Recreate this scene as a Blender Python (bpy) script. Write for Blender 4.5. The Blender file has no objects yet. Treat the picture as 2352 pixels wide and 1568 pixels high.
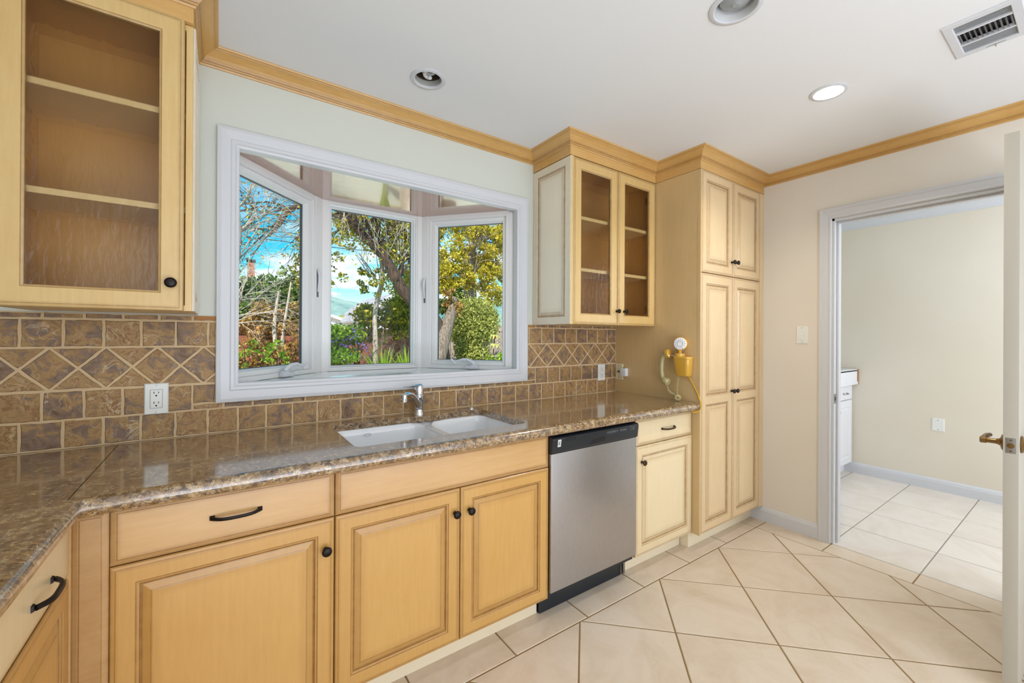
import bpy, bmesh, math, random
from mathutils import Vector, Matrix, geometry, noise
S = bpy.context.scene
COL = S.collection
PI = math.pi

# ------------------------------------------------------------------ camera
YAW, PITCH, ROLL, FPX = 0.6113, 0.0012, 0.0054, 956.9
CAM = Vector((0, -2.0816, 1.3154))
_F = Vector((math.sin(YAW), math.cos(YAW), 0)); _R = Vector((math.cos(YAW), -math.sin(YAW), 0)); _U = Vector((0, 0, 1))
F2 = _F*math.cos(PITCH) + _U*math.sin(PITCH); U2 = _U*math.cos(PITCH) - _F*math.sin(PITCH)
R3 = _R*math.cos(ROLL) + U2*math.sin(ROLL); U3 = U2*math.cos(ROLL) - _R*math.sin(ROLL)
cd = bpy.data.cameras.new('camera'); cam = bpy.data.objects.new('camera', cd); COL.objects.link(cam)
cd.sensor_width = 36; cd.lens = FPX/2352*36; cd.shift_y = -13.98/2352; cd.clip_start = 0.02; cd.clip_end = 2000
m = Matrix((R3, U3, -F2)).transposed().to_4x4(); m.translation = CAM
cam.matrix_world = m
S.camera = cam
S.view_settings.view_transform = 'Standard'; S.view_settings.look = 'None'
S.view_settings.gamma = 1; S.view_settings.use_curve_mapping = False; S.view_settings.exposure = 0.2

# ------------------------------------------------------------------ helpers for colour and nodes
def lin(c):
    if isinstance(c, str):
        c = tuple(int(c[i:i+2], 16)/255 for i in (0, 2, 4))
    else: c = tuple(v/255 for v in c)
    return tuple((v/12.92 if v <= .04045 else ((v+.055)/1.055)**2.4) for v in c) + (1,)

# ------------------------------------------------------------------ world
w = bpy.data.worlds.new('sky'); S.world = w; w.use_nodes = True
nt = w.node_tree; N = nt.nodes; L = nt.links
bg = N['Background']
sky = N.new('ShaderNodeTexSky'); sky.sky_type = 'NISHITA'; sky.sun_disc = False
sky.sun_elevation = math.radians(42); sky.sun_rotation = math.radians(215); sky.air_density = 1.0; sky.dust_density = .4; sky.ozone_density = 2.0
hs = N.new('ShaderNodeHueSaturation'); hs.inputs['Hue'].default_value = .468; hs.inputs['Saturation'].default_value = 1.75; hs.inputs['Value'].default_value = 1.0
L.new(sky.outputs[0], hs.inputs['Color'])
tc = N.new('ShaderNodeTexCoord'); mp = N.new('ShaderNodeMapping'); mp.inputs['Scale'].default_value = (2.2, 2.2, 9)
mp.inputs['Location'].default_value = (1.3, .4, .2)
L.new(tc.outputs['Generated'], mp.inputs[0])
cn = N.new('ShaderNodeTexNoise'); cn.inputs['Scale'].default_value = 2.0; cn.inputs['Detail'].default_value = 6; cn.inputs['Roughness'].default_value = .6
L.new(mp.outputs[0], cn.inputs['Vector'])
cr = N.new('ShaderNodeValToRGB'); cr.color_ramp.elements[0].position = .46; cr.color_ramp.elements[1].position = .66
L.new(cn.outputs['Fac'], cr.inputs[0])
mx = N.new('ShaderNodeMix'); mx.data_type = 'RGBA'; mx.inputs['B'].default_value = (9, 9.5, 10, 1)
sx = N.new('ShaderNodeSeparateXYZ'); L.new(tc.outputs['Generated'], sx.inputs[0])
hz = N.new('ShaderNodeMapRange'); hz.interpolation_type = 'SMOOTHSTEP'; hz.inputs[1].default_value = .12; hz.inputs[2].default_value = .34; hz.inputs[3].default_value = 1; hz.inputs[4].default_value = .12; L.new(sx.outputs[2], hz.inputs[0])
hm = N.new('ShaderNodeMath'); hm.operation = 'MULTIPLY'; L.new(cr.outputs[0], hm.inputs[0]); L.new(hz.outputs[0], hm.inputs[1])
L.new(hm.outputs[0], mx.inputs['Factor']); L.new(hs.outputs[0], mx.inputs['A']); L.new(mx.outputs['Result'], bg.inputs['Color'])
bg.inputs['Strength'].default_value = 0.15

def add_sun(name, energy, d, ang=.7, col=(1, .95, .86)):
    l = bpy.data.lights.new(name, 'SUN'); l.energy = energy; l.angle = math.radians(ang); l.color = col
    o = bpy.data.objects.new(name, l); COL.objects.link(o)
    o.rotation_euler = Vector(d).to_track_quat('-Z', 'Y').to_euler(); return o
add_sun('sun', 6.5, (.42, .55, -.70))

def add_area(name, loc, d, sx, sy, watts, col=(1, 1, 1), spread=180):
    l = bpy.data.lights.new(name, 'AREA'); l.shape = 'RECTANGLE'; l.size = sx; l.size_y = sy; l.energy = watts; l.color = col
    l.spread = math.radians(spread)
    o = bpy.data.objects.new(name, l); COL.objects.link(o); o.location = loc
    o.rotation_euler = Vector(d).to_track_quat('-Z', 'Y').to_euler(); return o
add_area('patio_door_daylight', (1.0, -4.3, 1.45), (.0, 1, .05), 3.2, 1.9, 32, (.84, .95, 1.14))
add_area('added_ceiling_uplight', (.9, -3.5, .06), (0, .25, 1), 2.6, 1.4, 66, (.86, .96, 1.14))  # uplight added near the floor, out of view, to brighten the ceiling
add_area('room_daylight_low', (.2, -4.2, .9), (.1, 1, -.1), 1.8, 1.2, 6, (.95, .96, 1))
add_area('laundry_daylight', (4.2, -3.1, 1.6), (0, 1, -.05), 1.5, 1.6, 33, (.86, .95, 1.1))

# ------------------------------------------------------------------ materials
MATS = {}
def pmat(name, col, rough=.5, metal=0, spec=.5, ior=None, coat=0, coat_rough=.1):
    mt = bpy.data.materials.new(name); mt.use_nodes = True
    b = mt.node_tree.nodes['Principled BSDF']
    b.inputs['Base Color'].default_value = lin(col) if not (isinstance(col, tuple) and len(col) == 4) else col
    b.inputs['Roughness'].default_value = rough; b.inputs['Metallic'].default_value = metal
    b.inputs['Specular IOR Level'].default_value = spec
    if ior: b.inputs['IOR'].default_value = ior
    b.inputs['Coat Weight'].default_value = coat; b.inputs['Coat Roughness'].default_value = coat_rough
    MATS[name] = mt; return mt
def nodes(mt): return mt.node_tree.nodes, mt.node_tree.links, mt.node_tree.nodes['Principled BSDF']
def noise_node(N, L, scale, detail=4, rough=.5, vec=None, dist=0):
    n = N.new('ShaderNodeTexNoise'); n.inputs['Scale'].default_value = scale; n.inputs['Detail'].default_value = detail
    n.inputs['Roughness'].default_value = rough; n.inputs['Distortion'].default_value = dist
    if vec: L.new(vec, n.inputs['Vector'])
    return n
def world_vec(N, L, scale=(1, 1, 1)):
    g = N.new('ShaderNodeNewGeometry'); mp = N.new('ShaderNodeMapping'); mp.inputs['Scale'].default_value = scale
    L.new(g.outputs['Position'], mp.inputs[0]); return mp.outputs[0]
def ramp(N, L, fac, stops, interp='LINEAR'):
    r = N.new('ShaderNodeValToRGB'); e = r.color_ramp.elements; r.color_ramp.interpolation = interp
    e[0].position, e[0].color = stops[0][0], lin(stops[0][1]); e[1].position, e[1].color = stops[-1][0], lin(stops[-1][1])
    for p, c in stops[1:-1]:
        k = e.new(p); k.color = lin(c)
    L.new(fac, r.inputs[0]); return r.outputs[0]
def mixc(N, L, fac, a, b, mode='MIX'):
    x = N.new('ShaderNodeMix'); x.data_type = 'RGBA'; x.blend_type = mode
    for sock, v in (('Factor', fac), ('A', a), ('B', b)):
        if isinstance(v, (int, float)): x.inputs[sock].default_value = v
        elif isinstance(v, (tuple, str, list)): x.inputs[sock].default_value = lin(v) if len(v) != 4 else v
        else: L.new(v, x.inputs[sock])
    return x.outputs['Result']
def math_n(N, L, op, a, b=None, clamp=False):
    x = N.new('ShaderNodeMath'); x.operation = op; x.use_clamp = clamp
    for i, v in enumerate((a, b)):
        if v is None: continue
        if isinstance(v, (int, float)): x.inputs[i].default_value = v
        else: L.new(v, x.inputs[i])
    return x.outputs[0]
def bump(N, L, b, h, strength=.2, dist=.002):
    n = N.new('ShaderNodeBump'); n.inputs['Strength'].default_value = strength; n.inputs['Distance'].default_value = dist
    L.new(h, n.inputs['Height']); L.new(n.outputs[0], b.inputs['Normal'])

def cabinet_mat(name, light, dark, glaze='84561c', streak=(9, 9, .8), rough=.33):
    mt = pmat(name, light, rough, coat=.25, coat_rough=.2); N, L, b = nodes(mt)
    n1 = noise_node(N, L, 9, 5, .6, world_vec(N, L, streak)); n2 = noise_node(N, L, 2.2, 3, .5, world_vec(N, L))
    f = math_n(N, L, 'ADD', math_n(N, L, 'MULTIPLY', n1.outputs['Fac'], .55), math_n(N, L, 'MULTIPLY', n2.outputs['Fac'], .6))
    c = ramp(N, L, f, [(.30, dark), (.80, light)])
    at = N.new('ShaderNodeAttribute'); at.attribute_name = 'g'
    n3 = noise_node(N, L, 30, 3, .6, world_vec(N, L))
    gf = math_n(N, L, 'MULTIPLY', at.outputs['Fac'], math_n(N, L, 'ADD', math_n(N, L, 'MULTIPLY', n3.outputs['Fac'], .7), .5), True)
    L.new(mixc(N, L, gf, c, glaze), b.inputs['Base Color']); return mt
cab_yel = cabinet_mat('yellow_glazed_wood', 'd6a963', 'c9984f')
cab_drw = cabinet_mat('tan_glazed_wood', 'd9b17a', 'ca9c60', streak=(.8, .8, 9))
cab_lit_cream = cabinet_mat('lit_cream_glazed_wood', 'ecdab4', 'e5cd9e', glaze='9a7237')  # cabinet wood paled, laundry daylight on the right cabinet put into the colour
cab_window_lit = cabinet_mat('window_lit_glazed_wood', 'f8f0dc', 'efe4ca', glaze='9a7237')  # lightened copy of the cabinet wood, window light put into the side panels
cab_pan = cabinet_mat('pantry_glazed_wood', 'e9d1a6', 'debf90', glaze='8a602a')
cab_side = cabinet_mat('side_panel_glazed_wood', 'd8bb88', 'ccae7a', glaze='8a602a', rough=.3)
cab_upr = cabinet_mat('upper_glazed_wood', 'e4c688', 'd5b06c', glaze='80551f')
cab_int = cabinet_mat('cabinet_interior_wood', 'd8a95e', 'c8964c')
crown_m = cabinet_mat('crown_glazed_wood', 'dcb270', 'cc9c54', glaze='86591c', streak=(2, 2, 9))
shelf_m = cabinet_mat('maple_shelf', 'f0d9a4', 'e6c98c')
dark_gap = pmat('dark_gap', '20140a', .9)
toe_m = pmat('toe_cream', 'efe2c4', .5)

white_paint = pmat('white_gloss_paint', 'd4d6d9', .3)
vinyl = pmat('white_vinyl', 'efeeec', .28)
seal = pmat('grey_seal', '54565a', .5)
ceil_m = pmat('ceiling_paint', 'ebecec', .85)
def wall_mat(name, c1, c2, sc=300):
    mt = pmat(name, c1, .7); N, L, b = nodes(mt)
    n = noise_node(N, L, 1.3, 2, .5, world_vec(N, L)); L.new(ramp(N, L, n.outputs['Fac'], [(.35, c1), (.65, c2)]), b.inputs['Base Color'])
    n2 = noise_node(N, L, sc, 3, .6, world_vec(N, L)); bump(N, L, b, n2.outputs['Fac'], .12, .001); return mt
wall_m = wall_mat('cream_wall_paint', 'e6e0d4', 'e2dacb')
wall_s = wall_mat('pale_green_wall_paint', 'd6d9cf', 'd3d5c9')
wall_l = wall_mat('laundry_wall_paint', 'e6dfcf', 'e2d9c6')
white_cab = pmat('white_cabinet_paint', 'e9eaee', .35)

def metal(name, col, r): return pmat(name, col, r, metal=1)
chrome = metal('chrome', 'd9dde4', .07); brass = metal('aged_brass', '8a7048', .32)
iron = pmat('oil_rubbed_iron', '231d1b', .38, metal=.6); bronze = pmat('worn_bronze', '4a3826', .4, metal=.7)
nickel = metal('satin_nickel', 'a3a5a8', .35)
blackp = pmat('black_plastic', '20262c', .3); dark_in = pmat('dark_interior', '0e0e10', .6)
grey_mark = pmat('grey_print', 'a8adb2', .5)
plate_w = pmat('white_plate', 'eaece6', .35); plate_iv = pmat('ivory_plate', 'e6dfbb', .4); slot = pmat('slot_dark', '2a221c', .6)
adapter_m = pmat('white_adapter', 'e4e6ee', .4)
phone_y = pmat('mustard_plastic', 'd8a83e', .25, coat=.5); phone_h = pmat('olive_cream_plastic', 'b7ab78', .28, coat=.4)
cord_y = pmat('yellow_cable', 'd9a514', .4); coil_m = pmat('cream_coil', 'cfc088', .45); dial_m = pmat('white_dial', 'e6e6e8', .35)
porcelain = pmat('porcelain', 'eff1f3', .12, coat=.6, coat_rough=.05)
bulb_w = pmat('white_bulb', 'dcdcda', .35); bulb_g = pmat('grey_flood_bulb', '9fa3a3', .3); can_in = pmat('can_baffle', 'b9b9b2', .6)

steel = metal('brushed_steel', 'b4b4b8', .30); N, L, b = nodes(steel)
n = noise_node(N, L, 60, 4, .6, world_vec(N, L, (25, 25, .6))); L.new(ramp(N, L, n.outputs['Fac'], [(.3, 'b2b2b5'), (.7, 'c6c6ca')]), b.inputs['Base Color'])
n2 = noise_node(N, L, 2.2, 4, .6, world_vec(N, L)); r_ = N.new('ShaderNodeMapRange'); r_.inputs[3].default_value = .26; r_.inputs[4].default_value = .42
L.new(n2.outputs['Fac'], r_.inputs[0]); L.new(r_.outputs[0], b.inputs['Roughness'])

granite = pmat('speckled_granite', '8a7358', .2, ior=1.85, coat=1, coat_rough=.08); N, L, b = nodes(granite)
wv = world_vec(N, L)
v1 = N.new('ShaderNodeTexVoronoi'); v1.inputs['Scale'].default_value = 112; v1.feature = 'F1'
nd = noise_node(N, L, 90, 4, .7, wv); vx = N.new('ShaderNodeVectorMath'); vx.operation = 'MULTIPLY_ADD'
L.new(nd.outputs['Color'], vx.inputs[0]); vx.inputs[1].default_value = (.03, .03, .03); L.new(wv, vx.inputs[2]); L.new(vx.outputs[0], v1.inputs['Vector'])
sp = N.new('ShaderNodeSeparateColor'); L.new(v1.outputs['Color'], sp.inputs[0])
c1 = ramp(N, L, sp.outputs[0], [(0, '1e1814'), (.15, '33281f'), (.22, '80603a'), (.42, 'b48c52'), (.62, '8f7a66'), (.8, 'e2cfa6'), (1, 'c09c64')])
n3 = noise_node(N, L, 26, 5, .7, wv); dk = ramp(N, L, n3.outputs['Fac'], [(.34, '5a4a3e'), (.47, 'd6cbbc'), (.62, 'ffffff')])
c2 = mixc(N, L, .85, c1, dk, 'MULTIPLY'); n4 = noise_node(N, L, 240, 2, .5, wv)
c3 = mixc(N, L, math_n(N, L, 'GREATER_THAN', n4.outputs['Fac'], .63), c2, '1c1613')
n6 = noise_node(N, L, 60, 5, .65, wv, .6); c4 = ramp(N, L, n6.outputs['Fac'], [(.30, '2c221c'), (.42, '7d6246'), (.50, 'a98a60'), (.57, '8c7460'), (.66, 'cdb994'), (.75, '5a4636')])
c3 = mixc(N, L, .30, c3, c4); L.new(c3, b.inputs['Base Color'])

def stone_tile_mat(name, stops, vein, sc=14, rough=.6):
    mt = pmat(name, stops[0][1], rough); N, L, b = nodes(mt)
    at = N.new('ShaderNodeAttribute'); at.attribute_name = 'rnd'
    g = N.new('ShaderNodeNewGeometry'); ofs = N.new('ShaderNodeVectorMath'); ofs.operation = 'MULTIPLY_ADD'
    cx = N.new('ShaderNodeCombineXYZ'); L.new(at.outputs['Fac'], cx.inputs[0]); L.new(at.outputs['Fac'], cx.inputs[1]); L.new(at.outputs['Fac'], cx.inputs[2])
    L.new(cx.outputs[0], ofs.inputs[0]); ofs.inputs[1].default_value = (37, 53, 71); L.new(g.outputs['Position'], ofs.inputs[2])
    n1 = noise_node(N, L, sc, 7, .68, ofs.outputs[0], .8)
    f = math_n(N, L, 'ADD', math_n(N, L, 'MULTIPLY', n1.outputs['Fac'], 1.0), math_n(N, L, 'MULTIPLY', math_n(N, L, 'SUBTRACT', at.outputs['Fac'], .5), .17 if sc > 5 else .1))
    c = ramp(N, L, f, stops)
    n2 = noise_node(N, L, sc*.8, 4, .5, ofs.outputs[0], 1.2)
    vv = math_n(N, L, 'ABSOLUTE', math_n(N, L, 'SUBTRACT', n2.outputs['Fac'], .5)); vr = N.new('ShaderNodeMapRange'); vr.inputs[1].default_value = .0; vr.inputs[2].default_value = .022; vr.inputs[3].default_value = 1; vr.inputs[4].default_value = 0; L.new(vv, vr.inputs[0]); n5 = noise_node(N, L, sc*.5, 3, .5, ofs.outputs[0]); vm = math_n(N, L, 'MULTIPLY', vr.outputs[0], math_n(N, L, 'MULTIPLY', math_n(N, L, 'SUBTRACT', n5.outputs['Fac'], .42, True), 5, True))
    c = mixc(N, L, math_n(N, L, 'MULTIPLY', vm, .55), c, vein)
    L.new(c, b.inputs['Base Color']); bump(N, L, b, n1.outputs['Fac'], .5, .003); return mt
travertine = stone_tile_mat('tumbled_travertine', [(.22, '553c2a'), (.34, '7d6044'), (.42, '806c5e'), (.49, '9c7a4c'), (.56, 'ad8c5c'), (.64, '8a6238'), (.74, 'c4aa7c'), (.84, '806450')], 'e0d0ae', 20)
travertine_gold = travertine
grout_w = pmat('beige_grout', 'd2b890', .9)
floor_t = stone_tile_mat('beige_floor_tile', [(.25, 'd0bca2'), (.45, 'dccbb4'), (.6, 'e3d4c0'), (.8, 'd8c6ad')], 'dbc8b0', 3.2, .38)
floor_t2 = stone_tile_mat('pale_laundry_tile', [(.25, 'd9cec0'), (.45, 'e2d8cb'), (.6, 'e8e0d5'), (.8, 'ded3c5')], 'e0d8cc', 3.2, .35)
grout_f = pmat('brown_grout', '94794f', .9); grout_f2 = pmat('grey_grout', '9c958a', .9)

varnish = pmat('varnished_wood', '8a5a3c', .13, ior=2.3, coat=1, coat_rough=.04); N, L, b = nodes(varnish)
n = noise_node(N, L, 22, 5, .6, world_vec(N, L, (.5, 14, 1)))
L.new(ramp(N, L, n.outputs['Fac'], [(.3, '8a5030'), (.7, 'b87c4c')]), b.inputs['Base Color'])
raw_wood = pmat('raw_wood', 'a8743c', .7)

def pane_mat(name, tint=(1, 1, 1, 1), gl=.9):
    mt = bpy.data.materials.new(name); mt.use_nodes = True; N = mt.node_tree.nodes; L = mt.node_tree.links
    N.remove(N['Principled BSDF']); out = N['Material Output']
    t = N.new('ShaderNodeBsdfTransparent'); t.inputs[0].default_value = tint
    g = N.new('ShaderNodeBsdfGlossy'); g.inputs['Roughness'].default_value = .02
    fr = N.new('ShaderNodeFresnel'); fr.inputs[0].default_value = 1.45
    mm = N.new('ShaderNodeMath'); mm.operation = 'MULTIPLY'; mm.inputs[1].default_value = gl; L.new(fr.outputs[0], mm.inputs[0])
    x = N.new('ShaderNodeMixShader'); L.new(mm.outputs[0], x.inputs[0]); L.new(t.outputs[0], x.inputs[1]); L.new(g.outputs[0], x.inputs[2]); L.new(x.outputs[0], out.inputs[0])
    return mt
clear_pane = pane_mat('window_glass', gl=.3)
def rain_glass():
    mt = bpy.data.materials.new('rain_glass'); mt.use_nodes = True; N = mt.node_tree.nodes; L = mt.node_tree.links
    N.remove(N['Principled BSDF']); out = N['Material Output']
    nz = noise_node(N, L, 62, 2, .5, world_vec(N, L, (1, 1, .28)), .6)
    bp = N.new('ShaderNodeBump'); bp.inputs['Strength'].default_value = 1; bp.inputs['Distance'].default_value = .004; L.new(nz.outputs['Fac'], bp.inputs['Height'])
    t = N.new('ShaderNodeBsdfTransparent'); t.inputs[0].default_value = (.97, .93, .85, 1)
    r = N.new('ShaderNodeBsdfRefraction'); r.inputs['IOR'].default_value = 1.22; r.inputs['Roughness'].default_value = .01; r.inputs['Color'].default_value = (.97, .93, .85, 1)
    L.new(bp.outputs[0], r.inputs['Normal'])
    g = N.new('ShaderNodeBsdfGlossy'); g.inputs['Roughness'].default_value = .06; L.new(bp.outputs[0], g.inputs['Normal'])
    fr = N.new('ShaderNodeFresnel'); fr.inputs[0].default_value = 1.4; L.new(bp.outputs[0], fr.inputs['Normal'])
    a = N.new('ShaderNodeMixShader'); a.inputs[0].default_value = .55; L.new(t.outputs[0], a.inputs[1]); L.new(r.outputs[0], a.inputs[2])
    x = N.new('ShaderNodeMixShader'); L.new(fr.outputs[0], x.inputs[0]); L.new(a.outputs[0], x.inputs[1]); L.new(g.outputs[0], x.inputs[2]); L.new(x.outputs[0], out.inputs[0])
    return mt
rain = rain_glass()
def emis(name, col, s):
    mt = bpy.data.materials.new(name); mt.use_nodes = True; b = mt.node_tree.nodes['Principled BSDF']
    b.inputs['Emission Color'].default_value = col; b.inputs['Emission Strength'].default_value = s; b.inputs['Base Color'].default_value = (.9, .9, .9, 1); return mt
led = emis('led_panel', (1, .97, .92, 1), 14)

def leaf_mat(name, stops, rough=.5):
    mt = pmat(name, stops[0][1], rough, spec=.3); N, L, b = nodes(mt)
    at = N.new('ShaderNodeAttribute'); at.attribute_name = 'rnd'
    c = ramp(N, L, at.outputs['Fac'], stops); L.new(c, b.inputs['Base Color'])
    out = N['Material Output']; tr = N.new('ShaderNodeBsdfTranslucent'); L.new(c, tr.inputs[0])
    x = N.new('ShaderNodeMixShader'); x.inputs[0].default_value = .45; L.new(b.outputs[0], x.inputs[1]); L.new(tr.outputs[0], x.inputs[2]); L.new(x.outputs[0], out.inputs[0])
    return mt
lf_yellow = leaf_mat('autumn_yellow_leaves', [(0, '7c8228'), (.2, 'a8a634'), (.5, 'cfc03e'), (.85, 'e8d85c'), (1, 'c9a040')])
lf_ygreen = leaf_mat('yellow_green_leaves', [(0, '4a5c1c'), (.35, '86922a'), (.7, 'bcb83a'), (1, 'e8cc48')])
lf_dark = leaf_mat('dark_evergreen_leaves', [(0, '3a5020'), (.5, '63803a'), (1, '98a850')])
lf_olive = leaf_mat('olive_bush_leaves', [(0, '747e38'), (.5, 'b0b45c'), (1, 'd6d684')])
lf_autumn = leaf_mat('rusty_leaves', [(0, '6a4e2a'), (.4, '968038'), (.7, 'd0a458'), (1, 'dca070')])
lf_fresh = leaf_mat('fresh_green_leaves', [(0, '4f7a1c'), (.5, '8ab02e'), (1, 'c4dc4e')])
lf_orange = leaf_mat('orange_leaf', [(0, 'c86a28'), (1, 'e08a34')])
petal = pmat('violet_petal', '7a68c8', .5)
def bark_mat(name, a, b_):
    mt = pmat(name, a, .9); N, L, b = nodes(mt); n = noise_node(N, L, 10, 6, .7, world_vec(N, L, (3, 3, .6)))
    L.new(ramp(N, L, n.outputs['Fac'], [(.35, a), (.65, b_)]), b.inputs['Base Color']); bump(N, L, b, n.outputs['Fac'], .8, .03); return mt
bark_d = bark_mat('dark_bark', '2a1f19', '665142'); bark_g = bark_mat('grey_bark', '6e6258', 'b8aca0'); twig_m = bark_mat('pale_twig', '8c7f72', 'cfc4b6')
def plank_mat(name, a, b_):
    mt = pmat(name, a, .8); N, L, b = nodes(mt); n = noise_node(N, L, 8, 5, .6, world_vec(N, L, (6, 6, .5)))
    L.new(ramp(N, L, n.outputs['Fac'], [(.35, a), (.65, b_)]), b.inputs['Base Color']); return mt
fence_r = plank_mat('red_stained_planks', '7c4632', '9c6046'); fence_g = plank_mat('weathered_planks', '7e7266', 'a89c8e')
def noise_mat(name, a, b_, sc, rough=.9):
    mt = pmat(name, a, rough); N, L, b = nodes(mt); n = noise_node(N, L, sc, 6, .65, world_vec(N, L))
    L.new(ramp(N, L, n.outputs['Fac'], [(.38, a), (.62, b_)]), b.inputs['Base Color']); return mt
soil = noise_mat('garden_soil', '8a7658', 'b09a74', 3); patio_m = noise_mat('pale_concrete', 'dbe4d4', 'e9f0e2', 1.5)
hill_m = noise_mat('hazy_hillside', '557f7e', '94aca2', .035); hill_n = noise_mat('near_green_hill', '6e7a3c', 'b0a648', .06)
house_w = pmat('white_stucco', 'eeeae6', .8); roof_m = noise_mat('grey_shingles', '8c8a90', 'aaa8ac', 4); brick_m = noise_mat('chimney_brick', 'a8664e', 'c48a70', 9)
rock_m = noise_mat('pale_rock', 'a89a8a', 'd2c6b8', 9)
black_w = pmat('black_wire', '1b1d20', .6)

# ------------------------------------------------------------------ mesh builder
def wloc(o):
    v = Vector((0, 0, 0))
    while o: v += o.location; o = o.parent
    return v
class MB:
    def __init__(s): s.v = []; s.f = []; s.mi = []; s.sm = []; s.g = []; s.r = []
    def vert(s, p, g=0.): s.v.append(tuple(p)); s.g.append(g); return len(s.v)-1
    def face(s, idx, mi=0, sm=False, r=0.): s.f.append(tuple(idx)); s.mi.append(mi); s.sm.append(sm); s.r.append(r)
    def poly(s, pts, mi=0, g=0., r=0.): s.face([s.vert(p, g) for p in pts], mi, False, r)
    def box(s, x0, x1, y0, y1, z0, z1, mi=0, g=0., b=0., r=0.):
        if b <= 0:
            i = [s.vert(p, g) for p in ((x0,y0,z0),(x1,y0,z0),(x1,y1,z0),(x0,y1,z0),(x0,y0,z1),(x1,y0,z1),(x1,y1,z1),(x0,y1,z1))]
            for q in ((0,3,2,1),(4,5,6,7),(0,1,5,4),(1,2,6,5),(2,3,7,6),(3,0,4,7)): s.face([i[k] for k in q], mi, False, r)
            return
        bm = bmesh.new(); bmesh.ops.create_cube(bm, size=1)
        for v in bm.verts: v.co = Vector(((x0+x1)/2+v.co.x*(x1-x0), (y0+y1)/2+v.co.y*(y1-y0), (z0+z1)/2+v.co.z*(z1-z0)))
        bmesh.ops.bevel(bm, geom=list(bm.edges), offset=b, segments=2, profile=.7, affect='EDGES')
        s.add_bm(bm, mi, g, True, r)
    def add_bm(s, bm, mi=0, g=0., sm=True, r=0.):
        o = len(s.v)
        bm.verts.index_update()
        for v in bm.verts: s.v.append(tuple(v.co)); s.g.append(g)
        for f in bm.faces: s.face([o+v.index for v in f.verts], mi, sm, r)
        bm.free()
    def prism(s, pts, z0, z1, mi=0, g=0.):
        a = sum(pts[i][0]*pts[(i+1) % len(pts)][1]-pts[(i+1) % len(pts)][0]*pts[i][1] for i in range(len(pts)))
        if a < 0: pts = pts[::-1]
        n = len(pts); A = [s.vert((x, y, z0), g) for x, y in pts]; B = [s.vert((x, y, z1), g) for x, y in pts]
        s.face(A[::-1], mi); s.face(B, mi)
        for i in range(n): s.face((A[i], A[(i+1) % n], B[(i+1) % n], B[i]), mi)
    def rings(s, O, U, V, Nn, rect, levels, mi=0, cap=False, gcap=0.):
        """nested rectangles; rect=(u0,v0,u1,v1); levels=[(inset, n, glaze)]"""
        O, U, V, Nn = Vector(O), Vector(U), Vector(V), Vector(Nn); prev = None; u0, v0, u1, v1 = rect
        flip = U.cross(V).dot(Nn) < 0
        for ins, n, g in levels:
            c = [(u0+ins, v0+ins), (u1-ins, v0+ins), (u1-ins, v1-ins), (u0+ins, v1-ins)]
            cur = [s.vert(O+U*a+V*b+Nn*n, g) for a, b in c]
            if prev:
                for i in range(4):
                    q = (prev[i], prev[(i+1) % 4], cur[(i+1) % 4], cur[i]); s.face(q[::-1] if flip else q, mi)
            prev = cur
        if cap: s.face(prev[::-1] if flip else prev, mi)
        return prev
    def tube(s, pts, rad, seg=10, mi=0, cap=True, g=0., closed=False, r=0., flat=None):
        pts = [Vector(p) for p in pts]; n = len(pts)
        if not isinstance(rad, (list, tuple)): rad = [rad]*n
        up = None; ringsv = []
        for i in range(n):
            if closed: t = (pts[(i+1) % n]-pts[i-1])
            else: t = pts[min(i+1, n-1)]-pts[max(i-1, 0)]
            t = t.normalized() if t.length > 1e-9 else Vector((0, 0, 1))
            if up is None: up = t.orthogonal().normalized()
            else:
                up = up-t*up.dot(t); up = up.normalized() if up.length > 1e-6 else t.orthogonal().normalized()
            side = t.cross(up); rr = rad[i]
            ra, rb = (rr if isinstance(rr, (tuple, list)) else (rr, rr))
            ringsv.append([s.vert(pts[i]+up*math.cos(a)*ra+side*math.sin(a)*rb, g) for a in [2*PI*k/seg for k in range(seg)]])
        m_ = n if closed else n-1
        for i in range(m_):
            A, B = ringsv[i], ringsv[(i+1) % n]
            for k in range(seg): s.face((A[k], A[(k+1) % seg], B[(k+1) % seg], B[k]), mi, True, r)
        if cap and not closed: s.face(ringsv[0][::-1], mi, False, r); s.face(ringsv[-1], mi, False, r)
    def lathe(s, O, axis, prof, seg=32, mi=0, caps=True, g=0.):
        """prof=[(r, h)] along axis from O"""
        O = Vector(O); A = Vector(axis).normalized(); X = A.orthogonal().normalized(); Y = A.cross(X); R = []
        for r, h in prof:
            if r < 1e-6: R.append([s.vert(O+A*h, g)])
            else: R.append([s.vert(O+A*h+X*r*math.cos(2*PI*k/seg)+Y*r*math.sin(2*PI*k/seg), g) for k in range(seg)])
        for a, b in zip(R, R[1:]):
            for k in range(seg):
                k2 = (k+1) % seg
                if len(a) == 1 and len(b) == 1: continue
                if len(a) == 1: s.face((a[0], b[k2], b[k]), mi, True)
                elif len(b) == 1: s.face((a[k], a[k2], b[0]), mi, True)
                else: s.face((a[k], a[k2], b[k2], b[k]), mi, True)
        if caps:
            if len(R[0]) > 1: s.face(R[0][::-1], mi)
            if len(R[-1]) > 1: s.face(R[-1], mi)
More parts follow.
